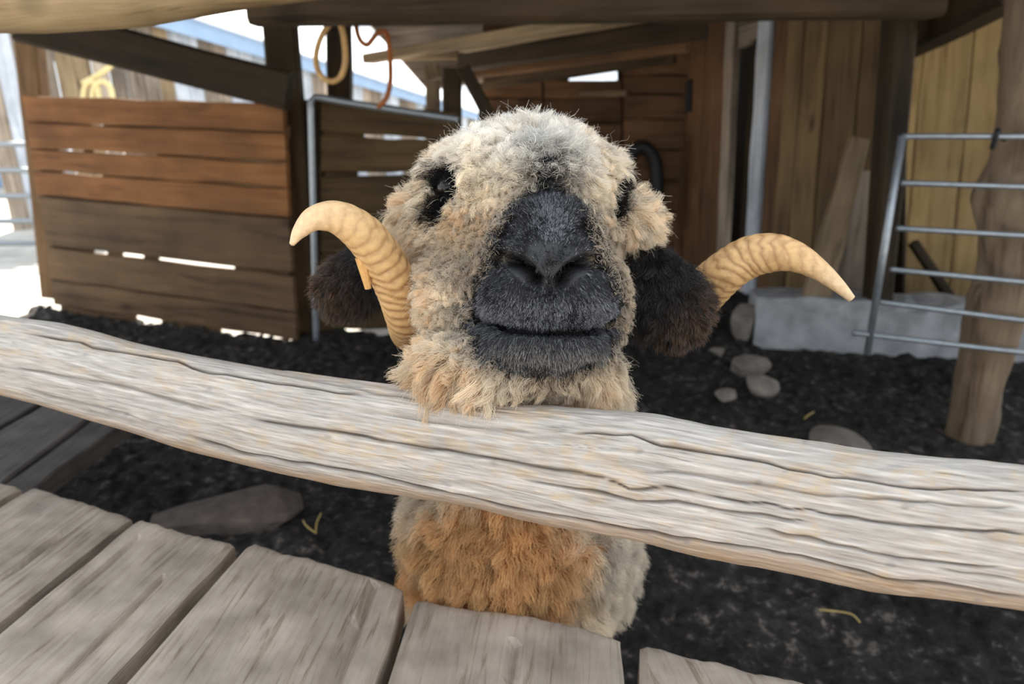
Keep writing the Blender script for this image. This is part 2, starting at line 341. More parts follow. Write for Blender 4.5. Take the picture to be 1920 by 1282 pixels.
# ---- back wall
YB = 5.4
BP = lambda x, y: on_y(x, y, YB)
wb = tag(empty('wall_back', (0.6, YB, 0)), 'brown horizontal board wall at the far end of the shed', None, kind='structure')
ye = [-60, 20, 96, 150, 186, 232, 290, 348, 406, 470, 540]
for i in range(len(ye) - 1):
    for (x0, x1) in ((905, 1016), (1020, 1165), (1169, 1300)):
        if i == 2 and x0 == 1020:                       # open slot with sky behind it
            continue
        y0 = ye[i] + (x0 == 1169) * -8; y1 = ye[i + 1] - 2 + (x0 == 1169) * -8
        dx = -45 if x0 == 905 and ye[i] > 200 else 0
        board('plank', BP(x0, y0), BP(x1, y0), BP(x1, y1), BP(x0, y1), .03, M['redbrown'], wb, nseg=5, seed=40 + i)
board('plank', BP(1020, 148), BP(1072, 148), BP(1072, 98), BP(1020, 98), .03, M['redbrown'], wb, nseg=4, seed=77)
board('plank', BP(1074, 134), BP(1165, 128), BP(1165, 98), BP(1074, 98), .03, M['redbrown'], wb, nseg=4, seed=78)
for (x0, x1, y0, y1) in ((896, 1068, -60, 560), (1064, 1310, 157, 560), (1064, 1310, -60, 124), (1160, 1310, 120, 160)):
    board('added_backing', BP(x0, y0) + [0, .06, 0], BP(x1, y0) + [0, .06, 0], BP(x1, y1) + [0, .06, 0], BP(x0, y1) + [0, .06, 0], .02, M['vdark'], wb, nseg=3)  # added dark sheets stop daylight showing through the back wall gaps
board('slot_board', BP(1086, 170) - [0, .03, 0], BP(1173, 168) - [0, .03, 0], BP(1173, 180) - [0, .03, 0], BP(1086, 181) - [0, .03, 0], .02, M['tanpost'], wb, nseg=4)

# ---- right wall: vertical boards from far (px 1262) to near (px 1650)
RA = on_y(1262, 600, 5.35); RB = on_y(1655, 600, 3.62)
rn = np.cross(RB - RA, [0, 0, 1.0]); rn /= np.linalg.norm(rn)
RP = lambda x, y: on_pl(x, y, RA, rn)
wr = tag(empty('wall_right', (RA + RB) / 2), 'shed side wall of honey brown vertical boards with knots', None, kind='structure')
def vboard(x0t, x1t, x0b, x1b, yt, yb, mat, parent, f, seed=0, th=.03, off=0.0, name='plank'):
    n_ = rn if f is RP else np.array([0, 1.0, 0])
    s = -1 if np.dot(n_, CAM - RA) < 0 else 1
    o_ = n_ * off * s
    return board(name, f(x0b, yb) + o_, f(x0t, yt) + o_, f(x1t, yt) + o_, f(x1b, yb) + o_, th, mat, parent, nseg=8, seed=seed)
for i, (a, b, c, d, yt, mt) in enumerate([(1268, 1290, 1250, 1272, 20, 'redbrown'), (1293, 1322, 1275, 1303, 20, 'redbrown'), (1325, 1366, 1300, 1342, 20, 'redbrown'),
        (1480, 1512, 1432, 1462, 0, 'olive2'), (1514, 1556, 1464, 1508, 0, 'olive2'), (1559, 1620, 1511, 1570, 0, 'olive2'), (1623, 1662, 1573, 1612, 0, 'olive2')]):
    vboard(a, b, c, d, yt, 620, M[mt], wr, RP, seed=100 + i)
# door opening between px 1366 and 1480
dr = tag(empty('door_1', RP(1420, 600)), 'narrow dark doorway framed by pale grey posts in the side wall', None, kind='structure')
vboard(1368, 1384, 1342, 1357, 20, 620, M['grey'], dr, RP, 120, .06, .03, 'door_frame')
vboard(1430, 1452, 1392, 1413, 20, 620, M['pale'], dr, RP, 121, .06, .03, 'door_frame')
vboard(1453, 1478, 1413, 1434, 20, 620, M['redbrown'], dr, RP, 122, .04, .0, 'door_frame')
board('lintel', RP(1384, 92), RP(1430, 66), RP(1430, 30), RP(1384, 34), .05, M['grey'], dr, nseg=4)
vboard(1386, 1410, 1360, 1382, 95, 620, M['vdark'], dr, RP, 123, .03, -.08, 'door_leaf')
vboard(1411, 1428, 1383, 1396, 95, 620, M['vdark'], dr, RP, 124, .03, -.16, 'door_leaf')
so = (-1 if np.dot(rn, CAM - RA) < 0 else 1)
board('added_backing', RP(1240, 640) - rn * so * .26, RP(1632, 640) - rn * so * .26, RP(1632, -80) - rn * so * .26, RP(1240, -80) - rn * so * .26, .02, M['vdark'], wr, nseg=3)  # added dark sheet keeps daylight out of the doorway and board gaps
# small dark opening in the side wall
wn = board('window_1', RP(1289, 150) , RP(1299, 150), RP(1297, 210), RP(1288, 210), .02, M['black'], None, nseg=3)
wn.location = wn.location - Vector(rn) * (.015 if np.dot(rn, CAM - RA) < 0 else -.015); tag(wn, 'small dark slot window in the side wall boards', None, kind='structure')

# ---- yellow board wall on the far right
YY = 4.0
YP = lambda x, y: on_y(x, y, YY)
wy = tag(empty('wall_side', (2.6, YY, 0)), 'light yellow vertical board wall behind the metal hurdle', None, kind='structure')
for i, (a, b, c, d) in enumerate([(1690, 1742, 1630, 1680), (1744, 1836, 1682, 1768), (1838, 1896, 1770, 1826), (1899, 1990, 1829, 1912), (1993, 2080, 1915, 1996), (2083, 2170, 2000, 2080)]):
    vboard(a, b, c, d, -20, 640, M['yellow'], wy, YP, 140 + i)
# dark plank leaning low against the yellow wall
tag(beam('leaning_plank', on_y(1712, 455, 3.9), on_y(1800, 585, 3.8), .05, .06, M['vdark'], None, up=(0, 1, 0)), 'dark narrow plank leaning against the foot of the yellow boards', 'plank')

# ---- pale concrete sill on the ground
def sill_block(name, a, b, h, dep, mat, label):
    a = np.asarray(a); b = np.asarray(b); L = np.linalg.norm(b - a)
    r = np.random.default_rng(3); ns = 22; V = []
    for i in range(ns):
        x = -L / 2 + L * i / (ns - 1); j = lambda s: r.normal(0, s)
        V += [(x + j(.004), -dep/2 + j(.006), 0), (x, -dep/2 + j(.006), h*.85 + j(.008)), (x, -dep*.35 + j(.006), h + j(.008)), (x, dep/2, h + j(.008)), (x, dep/2, 0)]
    F = [tuple(f) for f in grid_faces(ns, 5, True)]; k = (ns - 1) * 5
    me = mesh_np(name, V, F + [tuple(range(5)), tuple(range(k, k + 5))]); bmm = bmesh.new(); bmm.from_mesh(me); bmesh.ops.recalc_face_normals(bmm, faces=bmm.faces); bmm.to_mesh(me); bmm.free()
    return tag(link(name, me, mat, None, mw=frame(b - a, (0, 0, 1), (a + b) / 2)), label, 'sill', kind=None)
s0 = on_z(1420, 645, .0); s1 = on_z(1800, 668, .0); ex = (s1 - s0) / np.linalg.norm(s1 - s0)
sill_block('concrete_sill', s0 + [0, .14, -.02], s1 + ex * .9 + [0, .14, -.02], .27, .28, M['sill'], 'long pale grey concrete sill at the foot of the board walls')
tag(rock('stone', on_z(1400, 640, 0) + [0, .05, .09], (.10, .08, .11), M['stone'], 3), 'brownish stone against the end of the concrete sill', 'stone')

# ---- dark corner post between side wall and yellow wall, leaning board
tag(beam('corner_post', on_y(1640, 620, 3.46), on_y(1694, -60, 3.46), .12, .12, M['vdark'], None, up=(0, 1, 0)), 'dark square corner post between honey and yellow board walls', 'post')
lb = board('leaning_board', on_y(1505, 560, 3.46), on_y(1597, 255, 3.66), on_y(1632, 262, 3.66), on_y(1560, 560, 3.46), .045, M['tanpost'], None, nseg=7)
tag(lb, 'thick tan board leaning diagonally against the side wall', 'board')
lb = board('grey_panel', on_y(1556, 590, 3.62), on_y(1604, 320, 3.74), on_y(1640, 320, 3.74), on_y(1626, 590, 3.62), .03, M['grey'], None, nseg=5)
tag(lb, 'dull grey board standing behind the leaning tan board', 'board')

# ---- posts and beams
def post(name, xb, yb, xt, yt, Y, w, d, mat, label):
    return tag(beam(name, on_y(xb, yb, Y), on_y(xt, yt, Y), d, w, mat, None, up=(1, 0, 0)), label, 'post')
post('timber_post', 572, 622, 520, -40, PA[1] + .19, .16, .10, M['dark'], 'dark square post where the two plank partitions meet')
post('timber_post', 104, 556, 44, -20, PB[1] + .12, .13, .1, M['brown'], 'brown post at the outer end of the orange plank partition')
post('timber_post', 848, 640, 848, 128, Q1[1] + .16, .10, .10, M['dark'], 'dark slim post at the end of the shaded partition')
post('timber_post', 818, 620, 812, 152, Q1[1] + .32, .075, .10, M['tanpost'], 'pale tan post beside the dark slim post')
post('timber_post', 637, 190, 634, -30, 4.35, .14, .10, M['vdark'], 'very dark post hung with hose loops above the partition')
tag(beam('brace', on_y(868, 128, Q1[1] + .02), on_y(915, 215, Q1[1] + .02), .07, .06, M['vdark'], None, up=(0, 1, 0)), 'dark diagonal brace under the rafters by the slim post', 'brace')
tag(beam('brace', on_y(806, 122, Q1[1] + .36), on_y(812, 149, Q1[1] + .36), .09, .10, M['tanpost'], None, up=(0, 1, 0)), 'short pale brace block at the head of the tan post', 'brace')
tag(beam('sloping_beam', on_y(40, 40, 3.3), on_y(545, 172, 3.3), .12, .17, M['vdark']), 'thick dark beam sloping down to the corner post', 'beam')
tag(beam('header_beam', on_y(470, 4, 2.9), on_y(1760, -14, 2.9), .14, .17, M['dark']), 'long dark header beam across the shed front', 'beam')
for i, (a, b, w_, h_, mt, lab) in enumerate([
        ((690, 110, 3.9), (1120, 38, 3.1), .09, .05, 'tanpost', 'pale tan rafter just under the header beam'),
        ((868, 92, 4.0), (1330, 12, 3.05), .08, .035, 'tanpost', 'thin tan purlin edge above the dark rafter'),
        ((868, 116, 4.4), (1322, 52, 3.5), .10, .11, 'vdark', 'dark heavy rafter running to the side wall'),
        ((880, 137, 4.6), (1290, 84, 3.9), .10, .085, 'redbrown', 'warm brown rafter below the dark heavy one'),
        ((905, 158, 5.0), (1265, 108, 4.4), .10, .07, 'dark', 'low dim rafter against the back wall'),
        ((690, 108, 4.5), (905, 104, 4.5), .08, .04, 'tanpost', 'short pale rafter end over the partition')]):
    tag(beam('rafter', PX(*a), PX(*b), w_, h_, M[mt], None, seed=i), lab, 'rafter')
tag(beam('cross_beam', PX(1690, 75, 3.5), PX(1910, -40, 2.7), .14, .2, M['vdark']), 'black beam sloping up over the yellow board wall', 'beam')
ev = board('eave_board', PX(688, 40, 4.7), PX(905, 40, 4.7), PX(905, 150, 4.7), PX(800, 166, 4.7), .04, M['tanpost'], None, nseg=3)
ev.data.materials[0] = M['grey']; tag(ev, 'weathered grey gable board under the roof above the tan post', 'board')
tag(tube('hanging_collar', [on_y(1178, 420, 5.3), on_y(1172, 340, 5.3), on_y(1186, 285, 5.3), on_y(1206, 275, 5.3), on_y(1228, 300, 5.3), on_y(1232, 360, 5.3), on_y(1226, 430, 5.3)], .05, M['black'], None), 'black rounded collar hanging on the back wall', 'collar')
# peeled log rail close overhead
def round_log(name, pts, mat, label, cat, n=60, nseg=20, amp=.06, seed=0):
    P = np.asarray(pts, float); c = P[:, :3].mean(0); S = spline(np.c_[P[:, :3] - c, P[:, 3]], n)
    V, F = sweep(S, nseg, lambda i, a, t: 1 + amp * (fbm(np.cos(a) * 1.5 + 5, np.sin(a) * 1.5 + t * 14 + 3, 3, seed) - .5) * 2)
    F = [tuple(f) for f in F] + [tuple(range(nseg)), tuple(range((n - 1) * nseg, n * nseg))]
    me = mesh_np(name, V, F); bmm = bmesh.new(); bmm.from_mesh(me); bmesh.ops.recalc_face_normals(bmm, faces=bmm.faces); bmm.to_mesh(me); bmm.free()
    # object coords with X along the log
    X = P[-1, :3] - P[0, :3]; mw = frame(X, (0, 0, 1) if abs(X[2]) < .9 * np.linalg.norm(X) else (0, 1, 0), c); me.transform((Matrix.Translation(Vector(c)).inverted() @ mw).inverted())
    return tag(link(name, me, mat, None, smooth=True, mw=mw), label, cat)
round_log('log_rail', [(*PX(-1100, 60, 1.45), .05), (*PX(-200, 10, 1.15), .046), (*PX(60, 4, 1.12), .047), (*PX(250, -6, 1.08), .043), (*PX(430, -28, 1.04), .036), (*PX(620, -52, 1.0), .034), (*PX(800, -80, .97), .03), (*PX(1800, -230, .82), .03)], M['log'], 'peeled tan log rail overhead in front of the sloping beam', 'rail', amp=.1)
# forked rough trunk post on the right
TB = on_z(1820, 812, 0)
tp = lambda x, y, r: (*on_y(x, y, TB[1]), r)
round_log('trunk_post', [(*(TB + [0, 0, -.05]), .085), tp(1832, 740, .082), tp(1853, 650, .092), tp(1868, 580, .1), tp(1886, 500, .088), tp(1893, 420, .1), tp(1900, 370, .118), tp(1913, 300, .1), tp(1925, 240, .095), tp(1938, 150, .1), tp(1945, 60, .095), tp(1962, -100, .09)], M['trunk'], 'rough trunk post with knots standing in the dirt', 'post', n=110, amp=.2, seed=4)

# ---- shed roof (boards) 
rf = tag(empty('roof', (1, 3, 2)), 'dark board roof covering the shed', None, kind='structure')
def roofrow(x0, x1, y0, y1, zf, zb, n):
    for i in range(n):
        a = x0 + (x1 - x0) * i / n; b = x0 + (x1 - x0) * (i + 1) / n + .03; e_ = .032 * (i % 2)
        board('roof_board', (a, y0, zf + e_), (a, y1, zb + e_), (b, y1, zb + e_), (b, y0, zf + e_), .03, M['vdark'], rf, nseg=3)
ROOF_F = 1.36
roofrow(-1.3, 5.0, ROOF_F, 6.0, 2.02, 1.86, 24)
roofrow(-3.4, -1.3, ROOF_F, 4.3, 2.02, 1.9, 8)

# ---- neighbouring building: board wall, fascia, pale roof
def nb(t):  # eave point
    a = PX(60, -62, 7.0); b = PX(900, 216, 12.5); return a + (b - a) * t
hb = tag(empty('neighbour_building', (-4, 8, 0)), 'weathered board building with pale sheet roof beyond the partition', 'building')
A0, B0 = nb(-.1), nb(1.06); hdir = B0 - A0; hdir[2] = 0; hdir /= np.linalg.norm(hdir); hn = np.array([-hdir[1], hdir[0], 0]); hn = hn if hn[1] > 0 else -hn
nbn = 44; r = random.Random(4)
for i in range(nbn):
    t0 = -.1 + 1.16 * i / nbn; t1 = -.1 + 1.16 * (i + 1) / nbn - .0015
    p, q = nb(t0), nb(t1); g = lambda v: np.array([v[0], v[1], -.3])
    board('wall_board', g(p), p, q, g(q), .03, M[r.choice(['grey', 'grey', 'pale', 'tanpost', 'pale', 'grey'])], hb, nseg=3, seed=i)
dn = np.array([0, 0, -1.0])
board('fascia', A0 - hn * .12 + dn * .26, B0 - hn * .12 + dn * .12, B0 - hn * .12, A0 - hn * .12, .03, M['fascia'], hb, nseg=3)
upv = hn * 2.4 + np.array([0, 0, 1.3])
for i in range(8):
    p = A0 + (B0 - A0) * i / 8 - hn * .2; q = A0 + (B0 - A0) * ((i + 1) / 8 - .001) - hn * .2
    board('roof_sheet', p, q, q + upv, p + upv, .03, M['roofm'], hb, nseg=3)
# hose coil hanging on that wall
hc = tag(empty('hose_coil', PX(180, 160, 7.2)), 'pale yellow hose coil hanging on the grey board wall', 'hose')
for k, (x0, x1) in enumerate(((155, 185), (172, 210))):
    tube('hose_loop', [PX(x0, 190, 7.22), PX(x0 + 4, 165, 7.22), PX((x0 + x1) / 2, 152, 7.18), PX(x1 - 4, 162, 7.22), PX(x1 + 2, 190, 7.22)], .028, M['hosey'], hc)
tube('hose_end', [PX(155, 156, 7.22), PX(185, 140, 7.22), PX(204, 126, 7.22), PX(222, 108, 7.22)], .028, M['hosey'], hc)

# ---- yard on the far left: steel gate and pale shed
sg = tag(empty('yard_gate', on_z(30, 500, 0)), 'galvanised tube gate in the sunlit yard beyond the partition', 'gate')
for i, y in enumerate((270, 319, 367, 414, 455, 492)):
    tube('bar', [PX(-260, y + 2, 6.0), PX(140, y, 6.0)], .024, M['metal'], sg)
tube('upright', [PX(-255, 260, 6.0), PX(-250, 520, 6.0)], .026, M['metal'], sg)
tube('upright', [PX(130, 260, 6.0), PX(136, 520, 6.0)], .026, M['metal'], sg)
ys_ = tag(empty('yard_shed', PX(0, 400, 11)), 'blue grey rendered shed with dark slate roof across the yard', 'building')
f = lambda x, y, d=11.0: PX(x, y, d)
g = lambda p: np.array([p[0], p[1], -.1])
board('shed_wall', g(f(-900, 220)), g(f(75, 220)), f(75, 200), f(-900, 200), .1, M['bluewall'], ys_, nseg=3)
board('shed_roof', f(-900, 215) - [0, .5, 0], f(85, 215) - [0, .5, 0], f(85, 40) + [0, .6, 0], f(-900, 40) + [0, .6, 0], .06, M['darkroof'], ys_, nseg=3)
board('shed_trim', f(-900, 190) - [0, .54, 0], f(85, 190) - [0, .54, 0], f(85, 160) - [0, .54, 0], f(-900, 160) - [0, .54, 0], .04, M['pale'], ys_, nseg=3)

# ---- metal gate frame in front of the middle partition
mg = tag(empty('gate_frame', MP(590, 600)), 'bent steel tube frame standing before the shaded partition', 'gate')
gy = Q0[1] - .15
G_ = lambda x, y: on_y(x, y, gy)
tube('tube_frame', [G_(593, 640), G_(588, 400), G_(583, 200), G_(584, 187), G_(592, 182), G_(640, 190), G_(715, 202), G_(860, 224)], .0165, M['metal'], mg, n=60)
tube('bar', [G_(588, 420), G_(860, 440)], .012, M['metal'], mg)

# ---- hanging hoses near the header beam
tag(tube('hose', [PX(650, -5, 2.7), PX(630, 30, 2.7), PX(606, 62, 2.7), PX(594, 95, 2.7), PX(594, 125, 2.7), PX(605, 145, 2.7), PX(622, 153, 2.7), PX(638, 145, 2.7), PX(647, 120, 2.68), PX(646, 80, 2.68), PX(640, 50, 2.68), PX(630, 32, 2.66), PX(604, 16, 2.66)], .0115, M['hose'], None, n=90), 'tan hose hanging in a single loop from the header beam', 'hose')
tag(tube('hose', [PX(678, -5, 2.75), PX(670, 22, 2.75), PX(668, 50, 2.75), PX(676, 76, 2.75), PX(688, 84, 2.75), PX(698, 74, 2.75), PX(708, 62, 2.75), PX(722, 60, 2.75), PX(728, 78, 2.75), PX(732, 120, 2.75), PX(731, 160, 2.75), PX(722, 188, 2.75), PX(708, 202, 2.75)], .0105, M['hoseo'], None, n=90), 'orange brown hose trailing in a hooked curve from the header beam', 'hose')

# ---- hurdle on the right
hu = tag(empty('sheep_hurdle', on_y(1800, 660, 2.28)), 'galvanised steel hurdle with six bars tied to the trunk post', 'hurdle')
HY = 2.26
Hq = lambda x, y: on_y(x, y, HY)
for (x0, y0, x1, y1) in ((1692, 256, 2100, 256), (1690, 343, 2100, 356), (1682, 428, 2100, 452), (1670, 505, 2100, 546), (1650, 566, 2100, 624), (1600, 624, 2100, 682)):
    tube('bar', [Hq(x0, y0), Hq(x1, y1)], .0095, M['metal'], hu)
tube('upright', [Hq(1626, 664), Hq(1692, 254)], .012, M['metal'], hu)
tube('upright', [Hq(2030, 690), Hq(2098, 254)], .012, M['metal'], hu)
tag(tube('tie_strap', [Hq(1860, 278), Hq(1862, 250) - [0, .02, 0], Hq(1872, 244), Hq(1882, 254) + [0, .02, 0], Hq(1885, 262)], .008, M['black'], None), 'black strap tying the hurdle to the trunk post', 'strap')

# ---- stones, slab, straw on the dirt
tag(rock('stone_slab', on_z(425, 955, .02) + [0, 0, -.01], (.25, .17, .05), M['slab'], 12), 'flat brown stone slab lying below the rail', 'stone')
bpy.data.objects['stone_slab'].rotation_euler.z = .5
for i, (x, y, sz, lab) in enumerate([(1400, 690, (.15, .1, .06), 'larger pale flat stone near the concrete sill'), (1425, 725, (.12, .08, .05), 'smaller pinkish stone in front of the pale flat one'), (1365, 745, (.06, .05, .03), 'little dark stone beside the pinkish one'),
        (1570, 840, (.17, .12, .03), 'flat tan stone half buried behind the rail'), (1345, 662, (.05, .04, .03), 'pebble sized stone behind the larger pale flat one')]):
    tag(rock('stone', on_z(x, y, 0) + [0, 0, sz[2] * .3], sz, M['stone'], 30 + i), lab, 'stone')
for i, pts in enumerate([[(568, 975), (574, 985), (590, 998)], [(592, 1000), (594, 980), (602, 962)], [(1536, 1143), (1570, 1146), (1598, 1152), (1612, 1166)], [(1508, 785), (1516, 778), (1526, 772)]]):
    tag(tube('straw_stalk', [on_z(x, y, .03 + .006 * k) for k, (x, y) in enumerate(pts)], .0022, M['straw'], None, nseg=6), ['bent straw stalk lying near the stone slab', 'short upright straw stalk near the stone slab', 'long curved straw stalk on bare dirt', 'tiny straw stalk on the dirt behind the rail'][i], 'straw')

# ================================================================== BOARDWALK
ZD = .59
dk = tag(empty('boardwalk', (0, .2, ZD)), 'grey weathered plank boardwalk in front of the pen', 'boardwalk')
def deckplank(tl, tr, bl, br, dz, seed, zd=ZD, th=.05, mat='deck', parent=dk, ext=1.6):
    TL, TR = on_z(*tl, zd + dz), on_z(*tr, zd + dz); BL, BR = on_z(*bl, zd + dz), on_z(*br, zd + dz)
    dl = (BL - TL) / np.linalg.norm(BL - TL); drr = (BR - TR) / np.linalg.norm(BR - TR)
    BL = TL + dl * ext; BR = TR + drr * ext
    nu, nv = 90, 26
    r = np.random.default_rng(seed); el = (vnoise(np.linspace(0, 18, nu), np.zeros(nu) + seed, seed) - .5) * .006; er = (vnoise(np.linspace(0, 18, nu), np.zeros(nu) + seed + 9, seed) - .5) * .006
    u = np.linspace(0, 1, nu) ** 1.25; v = np.linspace(0, 1, nv)
    endj = (vnoise(v * 7, v * 0 + seed, seed + 3) - .5) * .007 + (vnoise(v * 30, v * 0 + seed, seed + 5) - .5) * .003
    A = TL + (BL - TL) * u[:, None]; B = TR + (BR - TR) * u[:, None]
    ax = (B - A) / np.linalg.norm(B - A, axis=1)[:, None]
    A = A + ax * el[:, None]; B = B + ax * er[:, None]
    P = A[:, None] + (B - A)[:, None] * v[None, :, None]
    P = P + (endj[None, :] * np.exp(-u * 12)[:, None])[..., None] * dl
    gz = (fbm(u[:, None] * 4 + 0 * v, v[None] * 22, 4, seed) - .5) * .005 + (fbm(u[:, None] * 3, v[None] * 3 + 0 * u[:, None], 2, seed + 2) - .5) * .006
    edge = np.minimum(v, 1 - v)[None] * np.linalg.norm(B - A, axis=1)[:, None]
    gz = gz - .006 * np.exp(-(edge / .004) ** 1) - .005 * np.exp(-(u * ext / .006))[:, None]
    for k in range(2):                                  # splits running along the plank
        c = r.uniform(.15, .85); path = c + (vnoise(u * 5, u * 0 + k, seed + 20 + k) - .5) * .12
        lo = r.uniform(.0, .1)
        gz = gz - .012 * np.exp(-((v[None] - path[:, None]) / .012) ** 2) * (u[:, None] > lo)
    P[..., 2] += gz
    V = P.reshape(-1, 3); F = list(map(tuple, grid_faces(nu, nv)))
    idx = np.arange(nu * nv).reshape(nu, nv); loop = np.concatenate([idx[0], idx[1:, -1], idx[-1, ::-1][1:], idx[::-1, 0][1:-1]])
    base = V[loop].copy(); base[:, 2] -= th; k0 = len(V); V = np.r_[V, base]; m = len(loop)
    F += [(loop[i], loop[(i + 1) % m], k0 + (i + 1) % m, k0 + i) for i in range(m)] + [tuple(range(k0, k0 + m))]
    c = V.mean(0); mw = frame(dl + drr, (0, 0, 1), c); inv = np.array(mw.inverted()); V = (inv[:3, :3] @ V.T).T + inv[:3, 3]
    me = mesh_np('plank', V, F); bmm = bmesh.new(); bmm.from_mesh(me); bmesh.ops.recalc_face_normals(bmm, faces=bmm.faces); bmm.to_mesh(me); bmm.free()
    return link('plank', me, M[mat], parent, smooth=False, mw=mw)
deckplank((-190, 868), (40, 908), (-560, 1080), (-300, 1120), -.012, 1)
deckplank((56, 908), (244, 964), (-285, 1132), (-14, 1168), 0, 2)
deckplank((258, 970), (440, 1014), (12, 1168), (186, 1286), 0, 3)
deckplank((464, 1012), (757, 1096), (224, 1286), (702, 1286), .004, 4)
deckplank((780, 1114), (1165, 1186), (722, 1286), (1172, 1286), -.004, 5)
deckplank((1200, 1203), (1545, 1284), (1197, 1286), (1700, 1400), -.002, 6)
deckplank((1556, 1290), (1900, 1372), (1735, 1410), (2200, 1500), 0, 7)
# darker lower boards under the rail on the left
dl_ = tag(empty('lower_ramp', on_z(60, 840, .36)), 'dark grey ramp boards below the boardwalk edge', 'ramp')
deckplank((210, 776), (262, 740), (-40, 990), (60, 906), 0, 21, zd=.34, parent=dl_, ext=1.0) if False else None
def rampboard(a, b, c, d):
    board('ramp_board', on_z(*a, .36), on_z(*b, .36), on_z(*c, .36), on_z(*d, .36), .05, M['dark_grey'], dl_, nseg=6)
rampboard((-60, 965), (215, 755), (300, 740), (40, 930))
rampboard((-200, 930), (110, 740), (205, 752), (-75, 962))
beam('ramp_joist', on_z(40, 800, .18), on_z(40, 800, .18) + [-.9, .25, 0], .1, .26, M['dark_grey'], dl_)
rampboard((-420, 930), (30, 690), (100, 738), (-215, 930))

# ================================================================== RAIL
def make_rail():
    top = np.array([(-900, 439), (-260, 545), (0, 588), (100, 600), (170, 618), (240, 640), (350, 660), (500, 688), (650, 710), (760, 724), (880, 744), (1000, 757), (1180, 768), (1250, 775), (1330, 793), (1450, 815), (1600, 836), (1700, 846), (1820, 860), (1920, 868), (2250, 905), (3600, 1056)], float)
    bot = np.array([(-900, 496), (-260, 668), (0, 740), (100, 767), (200, 797), (350, 842), (500, 882), (650, 911), (740, 925), (900, 956), (1000, 980), (1150, 1006), (1300, 1038), (1450, 1070), (1600, 1100), (1750, 1120), (1920, 1146), (2250, 1200), (3600, 1420)], float)
    nl, nr = 1150, 230
    x = np.concatenate([np.linspace(-900, -120, 80)[:-1], np.linspace(-120, 2060, nl), np.linspace(2060, 3600, 140)[1:]]); nl = len(x); yt = np.interp(x, top[:, 0], top[:, 1]); yb = np.interp(x, bot[:, 0], bot[:, 1])
    k = np.hanning(61); k /= k.sum(); sm = lambda a: np.convolve(np.pad(a, 30, mode='edge'), k, 'valid'); yt, yb = sm(yt), sm(yb)
    d = .65 / (1 + .38 * (x - CX) / FPX)
    # section: angle th, 70% of samples on the visible half (towards the camera)
    th = np.concatenate([np.linspace(-100, 100, 240), np.linspace(100, 260, 52)[1:-1]]) * math.pi / 180; nr = len(th)
    ym = (yt + yb) / 2; hw = (yb - yt) / 2 * d / FPX
    ctr = CAM + d[:, None] * Fv + ((x - CX) / FPX * d)[:, None] * Rv + ((CY - ym) / FPX * d)[:, None] * Uv
    e = 2 / 2.6
    cs = np.sign(np.cos(th)) * np.abs(np.cos(th)) ** e; sn = np.sign(np.sin(th)) * np.abs(np.sin(th)) ** e
    tow = -Fv * .94 + Uv * .0; tow = tow / np.linalg.norm(tow)
    P = ctr[:, None] + hw[:, None, None] * (sn[None, :, None] * Uv * .985 + .62 * cs[None, :, None] * tow)
    px, py, dd = proj(P.reshape(-1, 3)); px = px.reshape(nl, nr); py = py.reshape(nl, nr)
    frac = (py - yt[:, None]) / (yb - yt)[:, None]
    # grain coordinate with a swirl round the knot
    knot = np.exp(-(((px - 1175) / 120) ** 2 + ((py - 885) / 60) ** 2))
    knot2 = np.exp(-(((px - 400) / 90) ** 2 + ((py - 740) / 50) ** 2))
    g = frac * 200 - 13 * knot * np.tanh((py - 885) / 30) + 10 * knot2 + 14 * (vnoise(px / 230, frac * 2, 3) - .5)
    n1 = fbm(px / 150, g / 5, 5, 1); n2 = fbm(px / 60, g / 2.4, 2, 7); n3 = fbm(px / 160, g / 30, 3, 12); n4 = fbm(px / 22, py / 16, 3, 15)
    disp = (n1 - .5) * .0013 + (n2 - .5) * .0006 + (n3 - .5) * .006
    lines = [[(33, 622), (150, 640), (173, 650), (233, 660), (333, 677), (360, 690), (433, 703), (560, 722), (700, 742)],
             [(0, 690), (150, 709), (280, 735), (360, 762), (430, 772)], [(450, 781), (600, 806), (750, 830), (960, 865), (1130, 895), (1180, 917), (1260, 915), (1360, 935), (1460, 948), (1560, 965), (1710, 985), (1950, 1002)],
             [(960, 895), (1135, 925), (1195, 943), (1270, 940), (1375, 960), (1550, 983)], [(1060, 808), (1185, 812), (1240, 832), (1410, 860), (1510, 885), (1610, 898), (1710, 913), (1950, 917)],
             [(1180, 885), (1260, 885), (1410, 905), (1535, 928), (1930, 952)], [(1400, 988), (1485, 1003), (1570, 1023), (1685, 1048), (1760, 1055), (1900, 1068)],
             [(340, 812), (450, 850), (650, 886), (750, 906), (960, 953), (1110, 983), (1200, 998), (1360, 1020), (1510, 1050), (1660, 1085), (1950, 1128)], [(1735, 1065), (1930, 1092)],
             [(470, 690), (560, 706), (700, 734), (820, 752)], [(700, 770), (830, 792), (960, 806), (1050, 812)], [(20, 720), (100, 745), (190, 768), (330, 806)]]
    crack = np.zeros((nl, nr)); wgt = [1, .7, 1.1, .9, 1, .6, .9, 1.2, .7, .5, .4, .5]
    for ln, wg in zip(lines, wgt):
        ln = np.array(ln, float); yy = np.interp(px, ln[:, 0], ln[:, 1]); inside = (px > ln[0, 0]) & (px < ln[-1, 0])
        yy = yy + (vnoise(px / 40, 0 * px, int(ln[0, 0]) % 50) - .5) * 5
        wd = 1.7 + 1.8 * vnoise(px / 60, px * 0 + 3, int(ln[0, 1]) % 50)
        end = np.minimum(ss(0, 60, px - ln[0, 0]), ss(0, 60, ln[-1, 0] - px))
        crack = np.maximum(crack, inside * wg * end * np.exp(-((py - yy) / wd) ** 2))
    hair = ss(.58, .70, fbm(px / 170, g / 3.6, 2, 31)) * .38
    vis = (np.cos(th) > -.2)[None]
    crack = np.maximum(crack, hair) * vis
